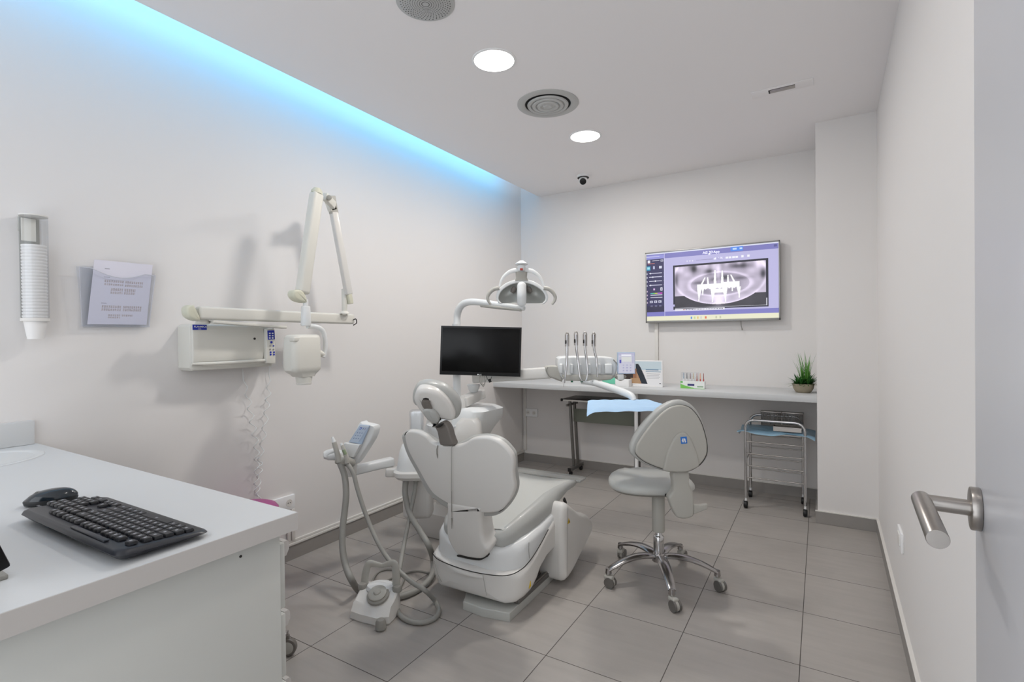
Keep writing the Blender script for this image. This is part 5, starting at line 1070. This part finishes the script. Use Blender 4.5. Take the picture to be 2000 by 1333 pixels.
b = B(); b.tube([Hh(x, y, -.02) for x, y in ((262, 215), (260, 245), (275, 275), (300, 305))], [.018, .020, .019, .014], 12, flat=hn); b.build('adjuster_strap', 'dgrey', ch)
b = B(); e = [Hh(x, y, -.034) for x, y in ((228, 345), (235, 315), (262, 300), (300, 305), (345, 330), (380, 370), (392, 410), (378, 440), (345, 450), (300, 430), (258, 395))]; b.slab(e, hn, .03, .012, 3, 5); b.build('adjuster_knob', 'uph', ch)
b = B(); e = [Hh(x, y, -.036) for x, y in ((302, 325), (350, 345), (380, 385), (385, 415), (368, 437), (330, 410), (300, 370))]; b.slab(e, hn, .006, .004, 2, 3); b.build('knob_cap', 'uph', ch)

# ================================================================== OPERATOR STOOL
sc0 = V((-.745, 2.72, 0)); t = thing('operator_stool', sc0, 'grey dental stool with a rounded backrest on a five star chrome base', 'stool')
wheels = [(1192, 1138, 1.5), (1319, 1184, 1.5), (1407, 1145, 1.5), (1337, 1080, 1.5), (1216, 1080, 1.5)]
for k in range(5):
    a = math.radians(225+72*k); d = V((math.cos(a), math.sin(a), 0)); s_ = V((-d.y, d.x, 0))
    pts = [sc0+d*r+UP*z for r, z in ((.015, .125), (.06, .138), (.13, .140), (.20, .126), (.26, .104), (.292, .088))]
    b = B(); b.tube(pts, [.026, .030, .029, .026, .022, .019], 14, flat=UP); b.cyl(sc0+d*.29+UP*.072, sc0+d*.29+UP*.098, .0165, .014, n=18); arm = b.build('base_arm', 'alu', t)
    wd = V(wheels[k]); e = sc0+d*.292; wp = W(wheels[k][0], wheels[k][1], z=.0275); off = V((wp.x-e.x, wp.y-e.y, 0)); 
    off = off*min(1, .03/max(off.length, 1e-5)); q = e+off+UP*.0275; ax = V((-off.y, off.x, 0)).normalized() if off.length > .003 else s_
    c_ = thing('castor', q, None, None) if False else None
    b = B(); b.cyl(e+UP*.05, e+UP*.082, .007, n=12); b.lathe(q-ax*.0+UP*.0, [(.001, -.008), (.024, -.008), (.026, 0), (.024, .008), (.001, .008)], ax, 28); hb_ = b.build('castor', 'grey', t)
    for sg in (-1, 1):
        b = B(); b.lathe(q+ax*sg*.014, [(.02, -.007), (.0272, -.006), (.0275, 0), (.0272, .005), (.02, .007)], ax, 32); b.build('wheel_tyre', 'tubem', hb_)
        b = B(); b.lathe(q+ax*sg*.014, [(.001, -.0065), (.021, -.0065), (.0215, .0), (.021, .0075), (.001, .009)], ax, 28); b.build('wheel_disc', 'shell', hb_)
    b = B(); b.obox(e+off*.4+UP*.052, off.normalized()*.024, ax*.017, UP*.012, .008, 3); b.build('castor_hood', 'grey', hb_)
b = B(); b.lathe(sc0+UP*.10, [(.02, 0), (.035, .004), (.036, .03), (.03, .045), (.024, .05)]); b.build('hub', 'alu', t)
b = B(); b.lathe(sc0, [(.001, .12), (.027, .12), (.028, .2), (.0285, .232), (.025, .238), (.021, .24), (.018, .245), (.018, .275), (.001, .275)], n=32); b.build('gas_lift', 'chrome', t)
b = B(); b.lathe(sc0, [(.001, .262), (.031, .262), (.033, .27), (.034, .46), (.03, .47), (.001, .47)], n=32); b.build('column_cover', 'grey', t)
# seat: superellipse outline, waterfall edge
ss = V((-.815, 2.80, 0)); fwd = V((-.45, .89, 0)).normalized(); lat = V((fwd.y, -fwd.x, 0))
def seat_ring(z, f, sh=0.):
    out = []
    for i in range(48):
        a = 2*PI*i/48; ca, sa = math.cos(a), math.sin(a); x = .225*f*math.copysign(abs(ca)**.8, ca); y = .215*f*math.copysign(abs(sa)**.8, sa); out.append(ss+lat*x*(1-.08*(y/.2))+fwd*y+UP*(z+sh*(-(abs(x)/.22)**2*.012+ (-.012 if y > .15 else 0))))
    return out
b = B(); b.loft([seat_ring(.462, .35), seat_ring(.462, .72), seat_ring(.474, .93), seat_ring(.482, .96)]); b.build('seat_pan', 'mgrey', t, ang=50)
b = B(); b.loft([seat_ring(.479, .90), seat_ring(.484, .975), seat_ring(.497, 1.0, .3), seat_ring(.512, .995, .6), seat_ring(.526, .96, .8), seat_ring(.535, .90, 1), seat_ring(.541, .80, 1), seat_ring(.545, .6, 1), seat_ring(.547, .3, 1), seat_ring(.5475, .05, 1)]); b.build('seat', 'seat', t, ang=80)
K5 = lambda x, y, d=2.50: D(1040+x/3.173, 640+y/3.173, d)
bo = [(608, 775), (618, 710), (655, 645), (715, 570), (785, 505), (848, 467), (900, 453), (950, 458), (1000, 490), (1040, 545), (1068, 615), (1088, 695), (1096, 760), (1083, 812), (1050, 855), (1000, 888), (950, 903), (870, 903), (790, 886), (710, 855), (650, 822)]
bi = [(637, 775), (648, 725), (700, 645), (760, 572), (820, 515), (870, 488), (920, 480), (970, 492), (1012, 528), (1048, 585), (1072, 655), (1086, 725), (1083, 790), (1050, 845), (1003, 880), (950, 897), (870, 895), (780, 872), (700, 838), (655, 805)]
dep = V(FL)
b = B(); b.slab([K5(x, y, 2.50) for x, y in bo], FL, .06, .016, 3, 6, .022); b.build('backrest', 'uph', t, ang=70)
b = B(); b.slab([K5(x, y, 2.494) for x, y in bi], FL, .02, .004, 3, 3); b.build('backrest_groove', 'slot', t, ang=60)
bi2 = [((x-865)*.985+865, (y-690)*.985+690) for x, y in bi]
b = B(); b.slab([K5(x, y, 2.482) for x, y in bi2], FL, .02, .008, 3, 5); b.build('backrest_shell', 'grey', t, ang=60)
tg = [(815, 890), (818, 850), (830, 795), (858, 725), (888, 675), (915, 653), (945, 652), (968, 668), (992, 705), (1015, 760), (1030, 810), (1036, 858), (1000, 882), (950, 899), (870, 899)]
b = B(); b.slab([K5(x, y, 2.472) for x, y in tg], FL, .02, .010, 3, 5); b.build('spine_boss', 'grey', t, ang=60)
b = B(); b.slab([K5(x, y, 2.4705) for x, y in ((917, 680), (956, 677), (960, 719), (922, 723))], FL, .002, .0004, 1); lg = b.build('logo_sticker', 'blue2', t)
b = B()
for pts in (((927, 690), (935, 688), (938, 712), (930, 713)), ((938, 687), (947, 690), (950, 703), (941, 705)), ((944, 704), (953, 706), (950, 714), (943, 713)), ((925, 700), (931, 697), (934, 706), (927, 708))): b.quad(*[K5(x, y, 2.4698) for x, y in pts])
b.build('logo_mark', 'white', lg)
br_ = [(872, 895), (970, 895), (973, 960), (980, 990), (996, 1020), (1002, 1060), (1003, 1100), (1002, 1165), (985, 1180), (950, 1190), (910, 1186), (888, 1168), (866, 1120), (845, 1062), (856, 1040), (872, 1015), (874, 960)]
b = B(); b.slab([K5(x, y, 2.50) for x, y in br_], FL, .055, .012, 2, 5); b.build('back_bracket', 'grey', t, ang=60)
b = B(); b.slab([K5(x, y, 2.51) for x, y in ((998, 1100), (1040, 1103), (1084, 1096), (1088, 1108), (1085, 1128), (1040, 1146), (1000, 1160))], FL, .025, .006, 1, 4); b.build('adjust_lever', 'grey', t)
b = B(); b.bar(K5(900, 1050, 2.54), ss+UP*.462+fwd*-.02, .05, .012, UP, .003); b.build('seat_link', 'slot', t)
